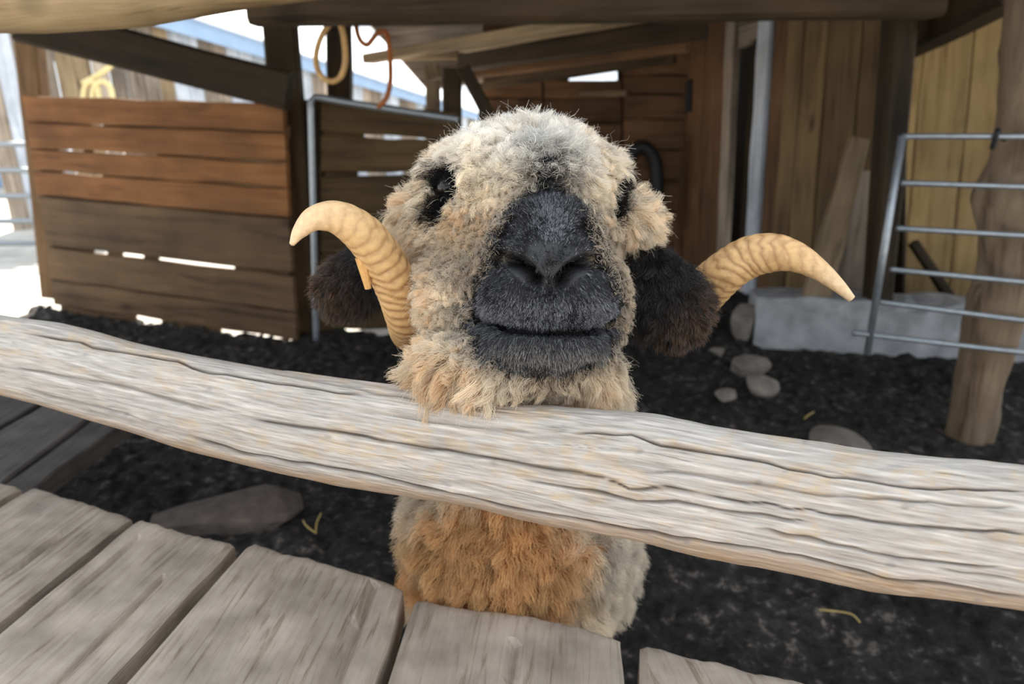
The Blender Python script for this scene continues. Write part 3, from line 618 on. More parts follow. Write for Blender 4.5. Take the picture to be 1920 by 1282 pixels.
    disp = disp - .0035 * np.minimum(crack, 1.2)
    Nn = sn[None, :, None] * Uv + cs[None, :, None] * tow; Nn = Nn / np.linalg.norm(Nn, axis=-1, keepdims=True)
    P = P + disp[..., None] * Nn
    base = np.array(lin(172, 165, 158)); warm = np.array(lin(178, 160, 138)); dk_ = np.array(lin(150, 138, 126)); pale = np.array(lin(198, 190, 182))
    a = ss(.4, .66, n4 * .5 + n3 * .5)[..., None]; C = base * (1 - a) + warm * a
    b = ss(.5, .72, n1)[..., None] * .7; C = C * (1 - b) + pale * b
    b = ss(.44, .28, n1)[..., None] * .3; C = C * (1 - b) + dk_ * b
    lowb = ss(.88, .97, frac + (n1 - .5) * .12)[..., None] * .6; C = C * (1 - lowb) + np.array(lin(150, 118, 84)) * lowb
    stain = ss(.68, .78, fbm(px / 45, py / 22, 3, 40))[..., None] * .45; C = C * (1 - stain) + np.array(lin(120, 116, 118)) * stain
    ck = np.clip(crack, 0, 1)[..., None] * .85; C = C * (1 - ck) + np.array(lin(60, 46, 34)) * ck
    V = P.reshape(-1, 3); c = V.mean(0); F = grid_faces(nl, nr, True)
    mw = frame(ctr[-1] - ctr[0], (0, 0, 1), c); inv = np.array(mw.inverted()); V = (inv[:3, :3] @ V.T).T + inv[:3, 3]
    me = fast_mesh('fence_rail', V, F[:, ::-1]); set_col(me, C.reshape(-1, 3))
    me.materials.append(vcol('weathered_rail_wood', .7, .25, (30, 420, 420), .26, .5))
    o = link('fence_rail', me, None, smooth=True, mw=mw)
    return tag(o, 'bleached cracked wooden fence rail under the chin of the sheep', 'rail')
make_rail()
#SHEEP#
# ================================================================== SHEEP
def ell(bm, c, axes, rad, sub=4):
    """ellipsoid at c with unit axes (3 rows) and radii"""
    m = Matrix((Vector(axes[0]) * rad[0], Vector(axes[1]) * rad[1], Vector(axes[2]) * rad[2])).transposed().to_4x4(); m.translation = Vector(c)
    bmesh.ops.create_icosphere(bm, subdivisions=sub, radius=1.0, matrix=m)
CAMAX = (Rv, Uv, Fv)
def epx(bm, x, y, d, rx, ry, rd): ell(bm, PX(x, y, d), CAMAX, (rx * d / FPX, ry * d / FPX, rd))
def chain(bm, pts, n=10):
    S = spline(np.asarray(pts, float), n)
    for p in S: ell(bm, p[:3], np.eye(3), (p[3],) * 3, 3)
SHEEP_BASE = np.array([0.03, 1.25, 0.0])
sheep = tag(empty('sheep', SHEEP_BASE), 'cream woolly ram with black muzzle and curved horns resting its chin on the rail', 'sheep')

def make_body():
    bm = bmesh.new()
    # head
    epx(bm, 986, 408, .80, 186, 152, .115)          # skull
    epx(bm, 998, 340, .82, 128, 82, .09)            # poll
    epx(bm, 820, 412, .82, 58, 50, .065); epx(bm, 878, 355, .81, 68, 62, .07); epx(bm, 1160, 424, .82, 46, 52, .065); epx(bm, 1104, 352, .81, 54, 60, .07)
    epx(bm, 987, 562, .742, 184, 160, .092)          # cheeks
    epx(bm, 974, 674, .712, 178, 66, .096)           # jaw wool
    epx(bm, 1018, 400, .705, 100, 125, .07)         # nose bridge
    epx(bm, 1024, 470, .655, 105, 95, .065)
    epx(bm, 1026, 500, .625, 104, 78, .05)          # nose
    epx(bm, 975, 548, .632, 72, 58, .045); epx(bm, 1080, 548, .632, 70, 58, .045)   # upper lip lobes
    epx(bm, 1026, 560, .63, 90, 54, .045)
    epx(bm, 1018, 634, .642, 110, 50, .05)          # lower lip / chin
    epx(bm, 1012, 605, .67, 118, 72, .06)
    # neck, chest, trunk
    chain(bm, [(*PX(975, 500, .88), .105), (*PX(965, 640, .93), .112), (*PX(960, 800, .98), .122), (*PX(960, 960, 1.02), .138), (*PX(960, 1080, 1.05), .145)], 9)
    ell(bm, PX(960, 1010, 1.0), np.eye(3), (.152, .10, .16))
    cx = .03
    chain(bm, [(cx, 1.0, .50, .17), (cx, 1.2, .56, .195), (cx, 1.5, .58, .2), (cx, 1.75, .58, .2), (cx, 1.9, .56, .17)], 12)
    for (x, y, hind) in ((-.08, 1.02, 0), (.14, 1.02, 0), (-.09, 1.86, 1), (.15, 1.86, 1)):
        if hind: pts = [(x * .9, y - .04, .5, .1), (x, y - .06, .40, .075), (x, y + .05, .27, .04), (x, y + .03, .14, .03), (x, y, .06, .03), (x, y - .015, .03, .036)]
        else: pts = [(x * .9, y, .46, .09), (x, y, .36, .06), (x, y - .01, .24, .038), (x, y, .13, .03), (x, y, .06, .03), (x, y - .015, .03, .036)]
        chain(bm, pts, 22)
    # tail
    chain(bm, [(cx, 2.02, .62, .05), (cx, 2.09, .5, .045), (cx, 2.1, .36, .03)], 8)
    me = bpy.data.meshes.new('tmp'); bm.to_mesh(me); bm.free()
    o = bpy.data.objects.new('tmp', me); COL.objects.link(o)
    md = o.modifiers.new('r', 'REMESH'); md.mode = 'VOXEL'; md.voxel_size = .0042
    md = o.modifiers.new('s', 'SMOOTH'); md.factor = .5; md.iterations = 10
    dg = bpy.context.evaluated_depsgraph_get(); dg.update(); me2 = bpy.data.meshes.new_from_object(o.evaluated_get(dg))
    bpy.data.objects.remove(o)
    bm = bmesh.new(); bm.from_mesh(me2)
    co = np.array([v.co for v in bm.verts]); px, py, d = proj(co)
    inz = (px > 880) & (px < 1170) & (py > 450) & (py < 660) & (d < .70)
    es = [e for e in bm.edges if inz[e.verts[0].index] and inz[e.verts[1].index]]
    bmesh.ops.subdivide_edges(bm, edges=es, cuts=2, use_grid_fill=True)
    bmesh.ops.triangulate(bm, faces=[f for f in bm.faces if len(f.verts) > 4])
    bmesh.ops.smooth_vert(bm, verts=[v for v in bm.verts if v.co.y < .66], factor=.5, use_axis_x=True, use_axis_y=True, use_axis_z=True)
    bm.to_mesh(me2); bm.free()
    nv = len(me2.vertices); co = np.empty(nv * 3, np.float32); me2.vertices.foreach_get('co', co); co = co.reshape(-1, 3).astype(float)
    nn = np.empty(nv * 3, np.float32); me2.vertices.foreach_get('normal', nn); nn = nn.reshape(-1, 3).astype(float)
    px, py, d = proj(co); front = ss(.0, .25, nn @ -Fv) * (d < .72)
    # facial relief
    def segd(x, y, pts):
        best = np.full(len(x), 1e9); tt = np.zeros(len(x)); L = 0
        for (a, b) in zip(pts[:-1], pts[1:]):
            a = np.array(a, float); b = np.array(b, float); v = b - a; q = np.clip(((x - a[0]) * v[0] + (y - a[1]) * v[1]) / (v @ v), 0, 1)
            dd = np.hypot(x - a[0] - q * v[0], y - a[1] - q * v[1]); best = np.minimum(best, dd)
        return best
    NOST = ([(956, 486), (974, 494), (992, 508), (1004, 524)], [(1098, 490), (1080, 498), (1064, 511), (1053, 526)])
    MOUTH = [(896, 590), (915, 602), (950, 613), (1000, 619), (1030, 621), (1070, 620), (1110, 617), (1142, 604), (1156, 590)]
    PHIL = [(1030, 524), (1031, 560), (1030, 600)]
    dn = np.minimum(segd(px, py, NOST[0]), segd(px, py, NOST[1])); dm = segd(px, py, MOUTH); dp = segd(px, py, PHIL)
    disp = -.030 * np.exp(-(dn / 11) ** 2) - .017 * np.exp(-(dm / 9) ** 2) - .004 * np.exp(-(dp / 4.5) ** 2)
    rim = np.minimum(segd(px, py, [(944, 470), (975, 476), (1000, 494), (1014, 516)]), segd(px, py, [(1110, 474), (1082, 480), (1060, 496), (1046, 518)]))
    disp += .0045 * np.exp(-(rim / 12) ** 2)
    disp += -.003 * np.exp(-((px - 1030) / 10) ** 2) * ss(530, 505, py) * ss(465, 490, py)
    disp += -.012 * np.exp(-(np.hypot((px - 842) / 34, (py - 368) / 44)) ** 2) * (d < .85)
    disp += -.010 * np.exp(-(np.hypot((px - 1152) / 24, (py - 372) / 44)) ** 2) * (d < .85)
    front2 = ss(.0, .25, nn @ -Fv) * (d < .85)
    co = co + nn * (disp * np.where(d < .72, front, front2))[:, None]
    me2.vertices.foreach_set('co', co.astype(np.float32).ravel()); me2.update()
    return me2, dn, dm, dp
body_me, b_dn, b_dm, b_dp = make_body()
def mesh_arrays(me):
    nv = len(me.vertices); co = np.empty(nv * 3, np.float32); me.vertices.foreach_get('co', co)
    no = np.empty(nv * 3, np.float32); me.vertices.foreach_get('normal', no)
    me.calc_loop_triangles(); tr = np.empty(len(me.loop_triangles) * 3, np.int32); me.loop_triangles.foreach_get('vertices', tr)
    return co.reshape(-1, 3).astype(float), no.reshape(-1, 3).astype(float), tr.reshape(-1, 3)
bV, bN, bT = mesh_arrays(body_me)
def pnoise(P, s, seed=0):   # cheap 3-D noise
    return (vnoise(P[:, 0] * s + P[:, 2] * s * .37, P[:, 1] * s + 5, seed) + vnoise(P[:, 1] * s * .8 + 3, P[:, 2] * s, seed + 3) + vnoise(P[:, 2] * s + 11, P[:, 0] * s + P[:, 1] * .5 * s, seed + 6)) / 3
# ---- colour zones (black mask of the breed)
MASKY = np.array([300, 345, 370, 400, 440, 480, 520, 560, 600, 640, 662, 684, 698]); MASKW = np.array([0, 2, 34, 66, 84, 98, 120, 133, 136, 124, 108, 66, 0])
def mask_black(P):
    px, py, d = proj(P); cxm = np.interp(py, [300, 480, 560, 700], [1028, 1025, 1021, 1015])
    wv = np.interp(py, MASKY, MASKW); e = (np.abs(px - cxm) - wv) / 30 + (pnoise(P, 60, 2) - .5) * 1.0
    m = ss(1.0, -1.0, e) * np.where(py > 470, ss(.725, .69, d), ss(.80, .78, d)) * (wv > 0)
    return m
def eye_black(P):
    px, py, d = proj(P); n = (pnoise(P, 70, 4) - .5) * .5
    l = np.minimum(np.hypot((px - 846) / 27, (py - 345) / 32), np.hypot((px - 828) / 20, (py - 396) / 24)); r_ = np.hypot((px - 1152) / 17, (py - 372) / 46)
    return ss(1.25, .8, np.minimum(l, r_) + n) * (d < .9)
def trunk(P): return ss(.95, 1.05, P[:, 1])
bm_ = mask_black(bV); skin = np.array(lin(205, 180, 150)) * (1 - bm_[:, None]) + np.array(lin(42, 42, 45)) * bm_[:, None]
eb = eye_black(bV)[:, None]; skin = skin * (1 - eb) + np.array(lin(22, 20, 20)) * eb
ppx, ppy, pdd = proj(bV)
chz = (ss(780, 860, ppy) * (bV[:, 2] < .95) * (bV[:, 1] < 1.1))[:, None]; skin = skin * (1 - chz) + np.array(lin(160, 104, 54)) * chz
ncol = ((pdd < .72) * np.minimum(1, 1.4 * np.exp(-(b_dn / 13) ** 2) + np.exp(-(b_dm / 8) ** 2)))[:, None]; skin = skin * (1 - ncol) + np.array(lin(12, 10, 10)) * ncol
legm = ss(.34, .26, bV[:, 2])[:, None]; skin = skin * (1 - legm) + np.array(lin(200, 180, 150)) * legm
hoof = ss(.055, .04, bV[:, 2])[:, None]; skin = skin * (1 - hoof) + np.array(lin(40, 34, 30)) * hoof
set_col(body_me, skin); body_me.materials.append(vcol('sheep_skin', .5, .4, (900, 900, 900), .25, .35))
body_me.transform(Matrix.Translation(Vector(-SHEEP_BASE)))
body = bpy.data.objects.new('body', body_me); COL.objects.link(body); body.parent = sheep
body_me.polygons.foreach_set('use_smooth', [True] * len(body_me.polygons))

HM = vcol('wool_fibre', .75, .15, hair=True)
_nt = HM.node_tree; _tr = N(_nt, 'ShaderNodeBsdfTranslucent'); _mx = N(_nt, 'ShaderNodeMixShader'); _mx.inputs[0].default_value = .45
_at = [n for n in _nt.nodes if n.type == 'ATTRIBUTE'][0]; _nt.links.new(_at.outputs['Color'], _tr.inputs['Color'])
_nt.links.new(_nt.nodes['Principled BSDF'].outputs[0], _mx.inputs[1]); _nt.links.new(_tr.outputs[0], _mx.inputs[2]); _nt.links.new(_mx.outputs[0], _nt.nodes['Material Output'].inputs['Surface']); HB = vcol('dark_hair_fibre', .42, .5, hair=True)
def sample(V, Nn, T, wfn, n, seed):
    r = np.random.default_rng(seed); a, b, c = V[T[:, 0]], V[T[:, 1]], V[T[:, 2]]
    ar = np.linalg.norm(np.cross(b - a, c - a), axis=1) / 2; ctr = (a + b + c) / 3; fn = Nn[T].mean(1)
    w_ = ar * wfn(ctr, fn); w_ = np.maximum(w_, 0); p = w_ / w_.sum()
    k = r.choice(len(T), n, p=p); u = r.random(n); v = r.random(n); f = u + v > 1; u[f] = 1 - u[f]; v[f] = 1 - v[f]
    P = a[k] + u[:, None] * (b[k] - a[k]) + v[:, None] * (c[k] - a[k])
    Q = Nn[T[k, 0]] * (1 - u - v)[:, None] + Nn[T[k, 1]] * u[:, None] + Nn[T[k, 2]] * v[:, None]
    return P, Q / np.linalg.norm(Q, axis=1)[:, None]
def hairs(name, parent, base, V, Nn, T, wfn, n, lenfn, dirfn, colfn, mat, K=7, clump=.008, cl=.7, curl=.003, turns=1.5, rad=(.00028, .00008), seed=1, stray=.04):
    r = np.random.default_rng(seed)
    P, Q = sample(V, Nn, T, wfn, n, seed)
    # clump guides
    ng = max(50, n // 45) if clump else 0
    def strands(P, Q, rr, wild):
        D = dirfn(P, Q, rr); L = lenfn(P, Q) * rr.uniform(.75, 1.15, len(P))
        t = np.linspace(0, 1, K); ph = rr.uniform(0, 6.28, len(P)); tn = turns * rr.uniform(.6, 1.4, len(P))
        up = np.cross(D, rr.normal(size=D.shape)); up /= np.linalg.norm(up, axis=1)[:, None]; sd_ = np.cross(D, up)
        grav = np.array([0, 0, -1.0]); bend = (grav + rr.normal(0, .5, D.shape))
        S = P[:, None] + (L[:, None] * t)[..., None] * D[:, None]
        S = S + (L[:, None] * (t ** 2) * .28)[..., None] * bend[:, None]
        an = ph[:, None] + tn[:, None] * 6.28 * t; A = curl * wild * (t ** .8)
        S = S + (A * np.cos(an))[..., None] * up[:, None] + (A * np.sin(an))[..., None] * sd_[:, None]
        S = S - (Q * .0015)[:, None] * (t == 0)[None, :, None]
        return S
    S = strands(P, Q, r, .6)
    gid = np.zeros(n, int); gtone = np.zeros(1)
    if clump:
        gi = r.choice(n, ng, replace=False); Gs = strands(P[gi], Q[gi], np.random.default_rng(seed + 1), 1.0)
        kd = KDTree(ng)
        for i, p in enumerate(P[gi]): kd.insert(p, i)
        kd.balance(); gid = np.array([kd.find(p)[1] for p in P])
        t = np.linspace(0, 1, K); c = cl * t ** .75 * (r.random(n) > stray)[:, None] * r.uniform(.75, 1.0, n)[:, None]
        off = (P - P[gi][gid])[:, None] * (1 - .5 * t)[None, :, None] * .4
        S = S * (1 - c[..., None]) + (Gs[gid] + off) * c[..., None]
    C = colfn(P, Q, gid, r, K)                                  # n x K x 3
    pts = (S - base).reshape(-1, 3).astype(np.float32)
    hc_ = bpy.data.hair_curves.new(name); hc_.add_curves([K] * n)
    hc_.attributes['position'].data.foreach_set('vector', pts.ravel())
    R_ = np.tile(np.linspace(rad[0], rad[1], K).astype(np.float32), n)
    a = hc_.attributes.get('radius') or hc_.attributes.new('radius', 'FLOAT', 'POINT'); a.data.foreach_set('value', R_)
    a = hc_.attributes.new('Col', 'FLOAT_COLOR', 'POINT'); CC = np.concatenate([C, np.ones(C.shape[:2] + (1,))], -1).astype(np.float32); a.data.foreach_set('color', CC.ravel())
    hc_.materials.append(mat)
    o = bpy.data.objects.new(name, hc_); COL.objects.link(o); o.parent = parent; tag(o, kind='stuff')
    return o
facing = lambda P, Q: ss(-.35, .05, np.einsum('ij,ij->i', Q, (CAM - P) / np.linalg.norm(CAM - P, axis=1)[:, None]))
def unit(a): return a / (np.linalg.norm(a, axis=1)[:, None] + 1e-9)

WHITE, CREAM, TAN, GREYB = [np.array(lin(*c)) for c in ((252, 250, 246), (244, 232, 212), (228, 200, 162), (160, 144, 128))]
ORANGE = np.array(lin(230, 190, 138)); BLACK = np.array(lin(26, 25, 27)); SILV = np.array(lin(140, 142, 150))
# ---- head wool
def w_head(P, Q):
    px, py, d = proj(P); m = np.maximum(mask_black(P), 0); e = eye_black(P)
    head = (P[:, 2] > .86) & (P[:, 1] < 1.0)
    return head * (1 - .965 * m) * (1 - .75 * e) * (.25 + .75 * facing(P, Q))
def l_head(P, Q):
    px, py, d = proj(P); L = .019 + .010 * ss(340, 240, py) + .008 * ss(120, 190, np.abs(px - 985)) + .016 * ss(640, 720, py)
    cxm = np.abs(px - 1022); L = L * (.42 + .58 * ss(20, 130, cxm - np.interp(py, MASKY, MASKW)))
    L = np.where((py < 345), np.maximum(L, .018 + .010 * ss(330, 250, py)), L)
    return L * (.7 + .6 * pnoise(P, 35, 9))
def d_head(P, Q, r):
    px, py, d = proj(P); down = ss(600, 720, py)[:, None]
    D = Q + r.normal(0, .30, P.shape) + np.array([0, 0, -.35]) * (.3 + 1.6 * down)
    D = D + np.array([0, 0, .25]) * ss(320, 240, py)[:, None]
    lat = (np.sign(px - 1022) * ss(20, 60, np.abs(px - 1022)))[:, None] * Rv; D = D + .45 * lat * ss(330, 420, py)[:, None]
    return unit(D)
def c_head(P, Q, gid, r, K):
    px, py, d = proj(P); n1 = pnoise(P, 22, 1); n2 = pnoise(P, 60, 3); gt = np.random.default_rng(5).normal(0, 1, gid.max() + 1)[gid]
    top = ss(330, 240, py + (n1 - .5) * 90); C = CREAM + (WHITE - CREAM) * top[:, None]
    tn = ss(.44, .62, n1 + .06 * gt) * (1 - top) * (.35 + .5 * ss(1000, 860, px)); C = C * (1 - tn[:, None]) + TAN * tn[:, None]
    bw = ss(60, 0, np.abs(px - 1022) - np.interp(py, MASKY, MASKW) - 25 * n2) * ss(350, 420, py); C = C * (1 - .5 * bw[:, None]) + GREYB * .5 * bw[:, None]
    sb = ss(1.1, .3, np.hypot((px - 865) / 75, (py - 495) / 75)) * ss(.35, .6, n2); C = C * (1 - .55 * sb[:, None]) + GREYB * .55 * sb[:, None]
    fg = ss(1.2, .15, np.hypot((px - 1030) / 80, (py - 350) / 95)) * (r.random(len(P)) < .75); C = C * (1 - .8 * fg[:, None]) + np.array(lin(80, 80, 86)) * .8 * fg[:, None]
    m = (r.random(len(P)) < mask_black(P) * 1.2) | (r.random(len(P)) < eye_black(P)); C = np.where(m[:, None], BLACK, C)
    C = C * np.clip(1 + .13 * gt + r.normal(0, .08, len(P)), .5, 1.2)[:, None]
    t = np.linspace(0, 1, K); return C[:, None] * (.78 + .22 * t)[None, :, None]  # roots darkened in the colour to shade the depth between locks
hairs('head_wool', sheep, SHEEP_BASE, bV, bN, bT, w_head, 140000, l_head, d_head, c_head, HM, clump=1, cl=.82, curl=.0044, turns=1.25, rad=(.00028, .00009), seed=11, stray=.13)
hairs('loose_wool', sheep, SHEEP_BASE, bV, bN, bT, w_head, 4000, lambda P, Q: l_head(P, Q) * 1.12 + .003, lambda P, Q, r: unit(d_head(P, Q, r) + r.normal(0, .3, P.shape)), c_head, HM, clump=0, curl=.006, turns=1.2, rad=(.00014, .00005), seed=12)
# ---- short dark face hair
def nosepad(P):
    px, py, d = proj(P); return ss(1.1, .8, np.hypot((px - 1029) / 72, (py - 494) / 44))
def w_face(P, Q):
    px, py, d = proj(P); return mask_black(P) * (d < .82) * facing(P, Q) * (1 - .93 * nosepad(P)) * ss(10, 22, body_dn(P)) * ss(4, 12, mouth_d(P))
def _sd(x, y, a, b):
    vx, vy = b[0] - a[0], b[1] - a[1]; q = np.clip(((x - a[0]) * vx + (y - a[1]) * vy) / (vx * vx + vy * vy), 0, 1); return np.hypot(x - a[0] - q * vx, y - a[1] - q * vy)
def mouth_d(P):
    px, py, d = proj(P); return np.abs(py - np.interp(px, [896, 915, 950, 1000, 1030, 1070, 1110, 1142, 1156], [590, 602, 613, 619, 621, 620, 617, 604, 590]))
def body_dn(P):
    px, py, d = proj(P); return np.minimum(_sd(px, py, (956, 486), (1004, 524)), _sd(px, py, (1098, 490), (1053, 526)))
def l_face(P, Q):
    px, py, d = proj(P); return (.0034 + .0040 * ss(600, 650, py) + .006 * ss(450, 360, py) + .004 * ss(60, 120, np.abs(px - 1026))) * (.7 + .6 * pnoise(P, 80, 5))
def d_face(P, Q, r):
    px, py, d = proj(P); dx = (px - 1028) / 120
    flow = np.where((py < 500)[:, None], Uv * .9 + (dx * .8)[:, None] * Rv, -Uv * .7 + (dx * 1.1)[:, None] * Rv)
    flow = np.where((py > 625)[:, None], -Uv * .9 + (dx * .5)[:, None] * Rv, flow)
    return unit(Q * .55 + flow * .9 + r.normal(0, .22, P.shape))
def c_face(P, Q, gid, r, K):
    px, py, d = proj(P); n = len(P)
    sv = .07 + .5 * ss(1.2, .2, np.hypot((px - 1034) / 45, (py - 420) / 50)) + .3 * ss(540, 575, py) * ss(625, 600, py) + .30 * ss(620, 660, py)
    s = (r.random(n) < sv); C = np.where(s[:, None], SILV * (1 - .35 * ss(610, 640, py))[:, None] + np.array(lin(190, 172, 140)) * (.3 * ss(620, 660, py))[:, None], np.array(lin(43, 43, 47)))
    C = C * r.uniform(.7, 1.3, n)[:, None]; t = np.linspace(0, 1, K); return C[:, None] * (.75 + .35 * t)[None, :, None]
hairs('face_hair', sheep, SHEEP_BASE, bV, bN, bT, w_face, 80000, l_face, d_face, c_face, HB, K=5, clump=1, cl=.35, curl=.0004, turns=.6, rad=(.00017, .00006), seed=23)
# ---- neck, chest and trunk wool
def w_chest(P, Q):
    px, py, d = proj(P); return ((P[:, 2] < .88) & (P[:, 1] < 1.05) & (P[:, 2] > .35)) * (.15 + .85 * facing(P, Q))
def d_wool(P, Q, r): return unit(Q + r.normal(0, .38, P.shape) + np.array([0, 0, -.35]))
def c_chest(P, Q, gid, r, K):
    px, py, d = proj(P); n1 = pnoise(P, 26, 2); gt = np.random.default_rng(6).normal(0, 1, gid.max() + 1)[gid]
    o_ = ss(1.15, .55, np.hypot((px - 925) / 190, (py - 1045) / 150) + (n1 - .5) * .7); C = CREAM * .8 * (1 - o_[:, None]) + ORANGE * o_[:, None]
    wr_ = ss(1110, 1180, px); C = C * (1 - wr_[:, None]) + np.array(lin(222, 212, 196)) * wr_[:, None]
    C = C * np.clip(1 + .16 * gt + r.normal(0, .08, len(P)), .5, 1.3)[:, None]
    t = np.linspace(0, 1, K); return C[:, None] * (.8 + .2 * t)[None, :, None]  # darker roots paint the shade deep in the chest locks
hairs('chest_wool', sheep, SHEEP_BASE, bV, bN, bT, w_chest, 50000, lambda P, Q: np.full(len(P), .028) * (.7 + .6 * pnoise(P, 35, 9)), d_wool, c_chest, HM, clump=1, cl=.7, curl=.004, turns=1.2, rad=(.00038, .00012), seed=31)
def c_trunk(P, Q, gid, r, K):
    C = np.tile(CREAM * .85, (len(P), 1)) * r.uniform(.8, 1.15, len(P))[:, None]; return np.repeat(C[:, None], K, 1)
hairs('fleece', sheep, SHEEP_BASE, bV, bN, bT, lambda P, Q: (P[:, 1] >= 1.03) * (P[:, 2] > .3) * 1.0, 36000, lambda P, Q: np.full(len(P), .035), d_wool, c_trunk, HM, K=6, clump=1, cl=.75, curl=.006, turns=1.5, rad=(.0007, .0003), seed=37)

# ---- eyes
em, nt, b_ = newmat('dark_eye'); b_.inputs['Base Color'].default_value = (.008, .006, .005, 1); b_.inputs['Roughness'].default_value = .08
def eye(x, y, d, r_):
    bm = bmesh.new(); bmesh.ops.create_icosphere(bm, subdivisions=3, radius=r_); me = bpy.data.meshes.new('eye'); bm.to_mesh(me); bm.free(); me.materials.append(em)
    me.polygons.foreach_set('use_smooth', [True] * len(me.polygons))
    o = bpy.data.objects.new('eye', me); COL.objects.link(o); o.parent = sheep; o.location = Vector(PX(x, y, d) - SHEEP_BASE)
def surf_depth(x, y):
    px, py, d = proj(bV); k = np.hypot(px - x, py - y) < 6; return d[k].min()
eye(842, 352, surf_depth(842, 352) + .008, .0135); eye(1152, 372, surf_depth(1150, 372) + .009, .0125)

# ---- horns
def horn(pts, label, seed, ridge=1.0, spur=None):
    P = np.array([(*PX(x, y, d), wpx * 1.07 * d / FPX / 2) for (x, y, d, wpx) in pts]); n, ns = 420, 56
    S = spline(P, n); S[:, 3] = np.maximum(S[:, 3], .0012)
    ph = np.cumsum(np.r_[0, np.linalg.norm(np.diff(S[:, :3], axis=0), axis=1)])
    hcol = np.zeros((n, ns))
    def rf(i, a, t):
        s_ = ph[i] / (.0050 + .0035 * t) + .55 * np.sin(a + 1.2) + 1.0 * vnoise(np.cos(a) * 1.2 + 4, np.sin(a) * 1.2 + ph[i] * 22, seed) + .5 * vnoise(np.cos(a) * 3 + 9, np.sin(a) * 3 + ph[i] * 60, seed + 1)
        am = .075 * ridge * ss(1.0, .68, t) * (.35 + .9 * vnoise(np.cos(a) * 1.5 + 2, np.sin(a) * 1.5 + ph[i] * 16, seed + 2))
        w_ = np.abs(np.sin(math.pi * s_)) ** .6; hcol[i] = (1 - w_) * ss(1.0, .72, t)
        sq = 1 + .05 * np.cos(2 * a + .6) - .05 * np.exp(-((((a - 4.0 + math.pi) % (2 * math.pi)) - math.pi) / .28) ** 2)
        return sq * (1 + am * (w_ - .6)) + .012 * (vnoise(np.cos(a) * 5 + 9, np.sin(a) * 5 + ph[i] * 260, seed + 4) - .5)
    V, F = sweep(S, ns, rf); cap = len(V); V = np.r_[V, [S[-1, :3] + (S[-1, :3] - S[-2, :3])]]
    tt = np.repeat(np.linspace(0, 1, n), ns); hv = hcol.ravel()
    blot = ss(.5, .68, fbm(V[:-1, 0] * 90, V[:-1, 2] * 90 + V[:-1, 1] * 50, 3, seed + 8))
    base = np.array(lin(208, 168, 116)); C = np.tile(base, (len(V) - 1, 1))
    tip = ss(.82, 1.0, tt)[:, None]; C = C * (1 - tip) + np.array(lin(222, 190, 150)) * tip
    low = ss(.62, .4, tt)[:, None] * .5; C = C * (1 - low) + np.array(lin(186, 132, 76)) * low
    k = (hv * .8)[:, None]; C = C * (1 - k) + np.array(lin(120, 74, 38)) * k
    k = (blot * .35 * ss(1.0, .75, tt))[:, None]; C = C * (1 - k) + np.array(lin(136, 92, 52)) * k
    C = np.r_[C, [np.array(lin(220, 200, 170))]]
    Fl = list(map(tuple, F)) + [((n - 1) * ns + j, (n - 1) * ns + (j + 1) % ns, cap) for j in range(ns)]
    me = mesh_np('horn', V - SHEEP_BASE, Fl); set_col(me, C); me.materials.append(vcol('ridged_horn', .45, .4, (150, 150, 150), .12, .25))
    me.polygons.foreach_set('use_smooth', [True] * len(me.polygons))
    bmm = bmesh.new(); bmm.from_mesh(me); bmesh.ops.recalc_face_normals(bmm, faces=bmm.faces); bmm.to_mesh(me); bmm.free()
    o = bpy.data.objects.new('horn', me); COL.objects.link(o); o.parent = sheep; o['label'] = label
    return o
lh = horn([(880, 430, .86, 60), (812, 500, .95, 70), (792, 585, .92, 74), (772, 618, .85, 74), (762, 592, .79, 76), (745, 540, .755, 78), (716, 484, .73, 78), (680, 438, .71, 73), (632, 408, .695, 60), (590, 410, .685, 44), (562, 434, .68, 26), (547, 458, .678, 9)], 'tan ridged horn curling outward with a chipped spur', 3, 1.15)
rh = horn([(1130, 430, .86, 60), (1210, 490, .95, 70), (1262, 565, .93, 76), (1300, 562, .86, 80), (1326, 540, .83, 78), (1362, 508, .80, 74), (1405, 482, .785, 72), (1450, 474, .77, 66), (1492, 482, .76, 52), (1534, 505, .755, 36), (1570, 534, .75, 24), (1597, 560, .75, 13)], 'smooth tan horn sweeping out with a drooping tip', 9, .75)
# small chipped spur under one horn
bm = bmesh.new(); bmesh.ops.create_cone(bm, cap_ends=True, segments=8, radius1=.007, radius2=.0035, depth=.034, matrix=Matrix.Translation(Vector(PX(684, 512, .72))) @ Matrix.Rotation(math.radians(172), 4, 'Y'))
me = bpy.data.meshes.new('horn_spur'); bm.to_mesh(me); bm.free(); me.transform(Matrix.Translation(Vector(-SHEEP_BASE))); set_col(me, np.tile(np.array(lin(206, 158, 96)), (len(me.vertices), 1))); me.materials.append(lh.data.materials[0])
o = bpy.data.objects.new('horn_spur', me); COL.objects.link(o); o.parent = lh

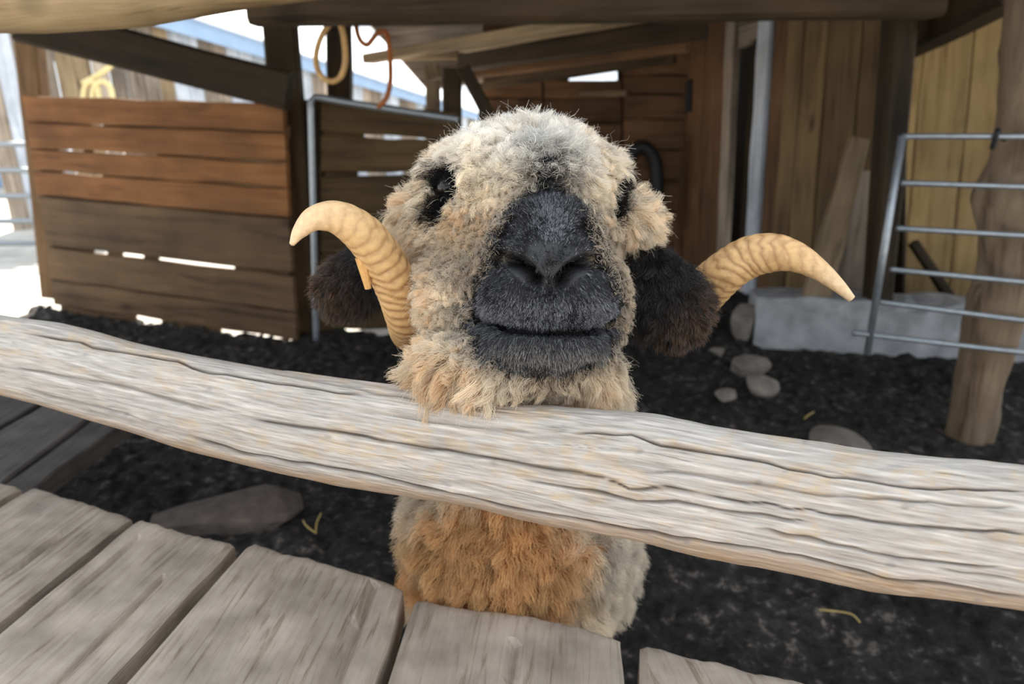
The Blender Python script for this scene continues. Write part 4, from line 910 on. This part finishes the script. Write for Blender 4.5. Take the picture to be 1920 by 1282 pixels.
# ---- ears
def ear(cl, label, seed, nh):
    P = np.array([(*PX(x, y, d), w_ * d / FPX / 2) for (x, y, d, w_) in cl]); S = spline(P, 40); c = SHEEP_BASE; ns = 24
    T = np.gradient(S[:, :3], axis=0); T /= np.linalg.norm(T, axis=1)[:, None]; V = []
    for i in range(40):
        t = i / 39; f = -Fv + T[i] * np.dot(Fv, T[i]); f /= np.linalg.norm(f); u = np.cross(T[i], f); a = np.linspace(0, 6.283, ns, endpoint=False)
        rr = max(S[i, 3], .002) * (1 if t < .97 else .6); V.append(S[i, :3] + rr * (np.cos(a)[:, None] * u + .28 * np.sin(a)[:, None] * f + .35 * (np.cos(a)[:, None] ** 2) * -f * .6))
    V = np.array(V).reshape(-1, 3); F = list(map(tuple, grid_faces(40, ns, True))) + [tuple(range(ns)), tuple(range(39 * ns, 40 * ns))]
    me = mesh_np('ear', V, F); bmm = bmesh.new(); bmm.from_mesh(me); bmesh.ops.recalc_face_normals(bmm, faces=bmm.faces); bmesh.ops.triangulate(bmm, faces=bmm.faces); bmm.to_mesh(me); bmm.free()
    set_col(me, np.tile(np.array(lin(26, 22, 20)), (len(me.vertices), 1))); me.materials.append(body_me.materials[0])
    eV, eN, eT = mesh_arrays(me); me.transform(Matrix.Translation(Vector(-SHEEP_BASE)))
    o = bpy.data.objects.new('ear', me); COL.objects.link(o); o.parent = sheep; o['label'] = label
    tipd = S[-1, :3] - S[0, :3]; Lr = np.linalg.norm(tipd); tipd /= Lr
    def cf(P_, Q, gid, r, K):
        along = np.clip(((P_ - S[0, :3]) @ tipd) / Lr, 0, 1); low = ss(.5, 1.0, along)
        B = np.array(lin(34, 31, 31)); T2 = np.array(lin(108, 78, 54)); t = np.linspace(0, 1, K)
        k = (low * (r.random(len(P_)) < .55))[:, None, None] * (t[None, :, None] ** 1.2)
        return (B * (1 - k) + T2 * k) * r.uniform(.6, 1.4, len(P_))[:, None, None]
    hairs('ear_hair', o, SHEEP_BASE, eV, eN, eT, lambda p, q: np.ones(len(p)), nh, lambda p, q: np.full(len(p), .021), lambda p, q, r: unit(q * .7 + tipd * .5 + np.array([0, 0, -.3]) + r.normal(0, .3, p.shape)), cf, HB, K=6, clump=1, cl=.6, curl=.0025, turns=1.1, rad=(.00028, .0001), seed=seed)
ear([(800, 450, .83, 40), (760, 462, .835, 70), (715, 490, .84, 92), (670, 520, .84, 98), (630, 536, .84, 84), (602, 542, .84, 40)], 'black shaggy ear half hidden behind the chipped horn', 51, 22000)
ear([(1180, 470, .79, 40), (1205, 492, .785, 76), (1232, 526, .78, 108), (1260, 560, .775, 122), (1286, 588, .77, 100), (1304, 604, .77, 50)], 'black shaggy ear hanging over the base of the smooth horn', 61, 26000)
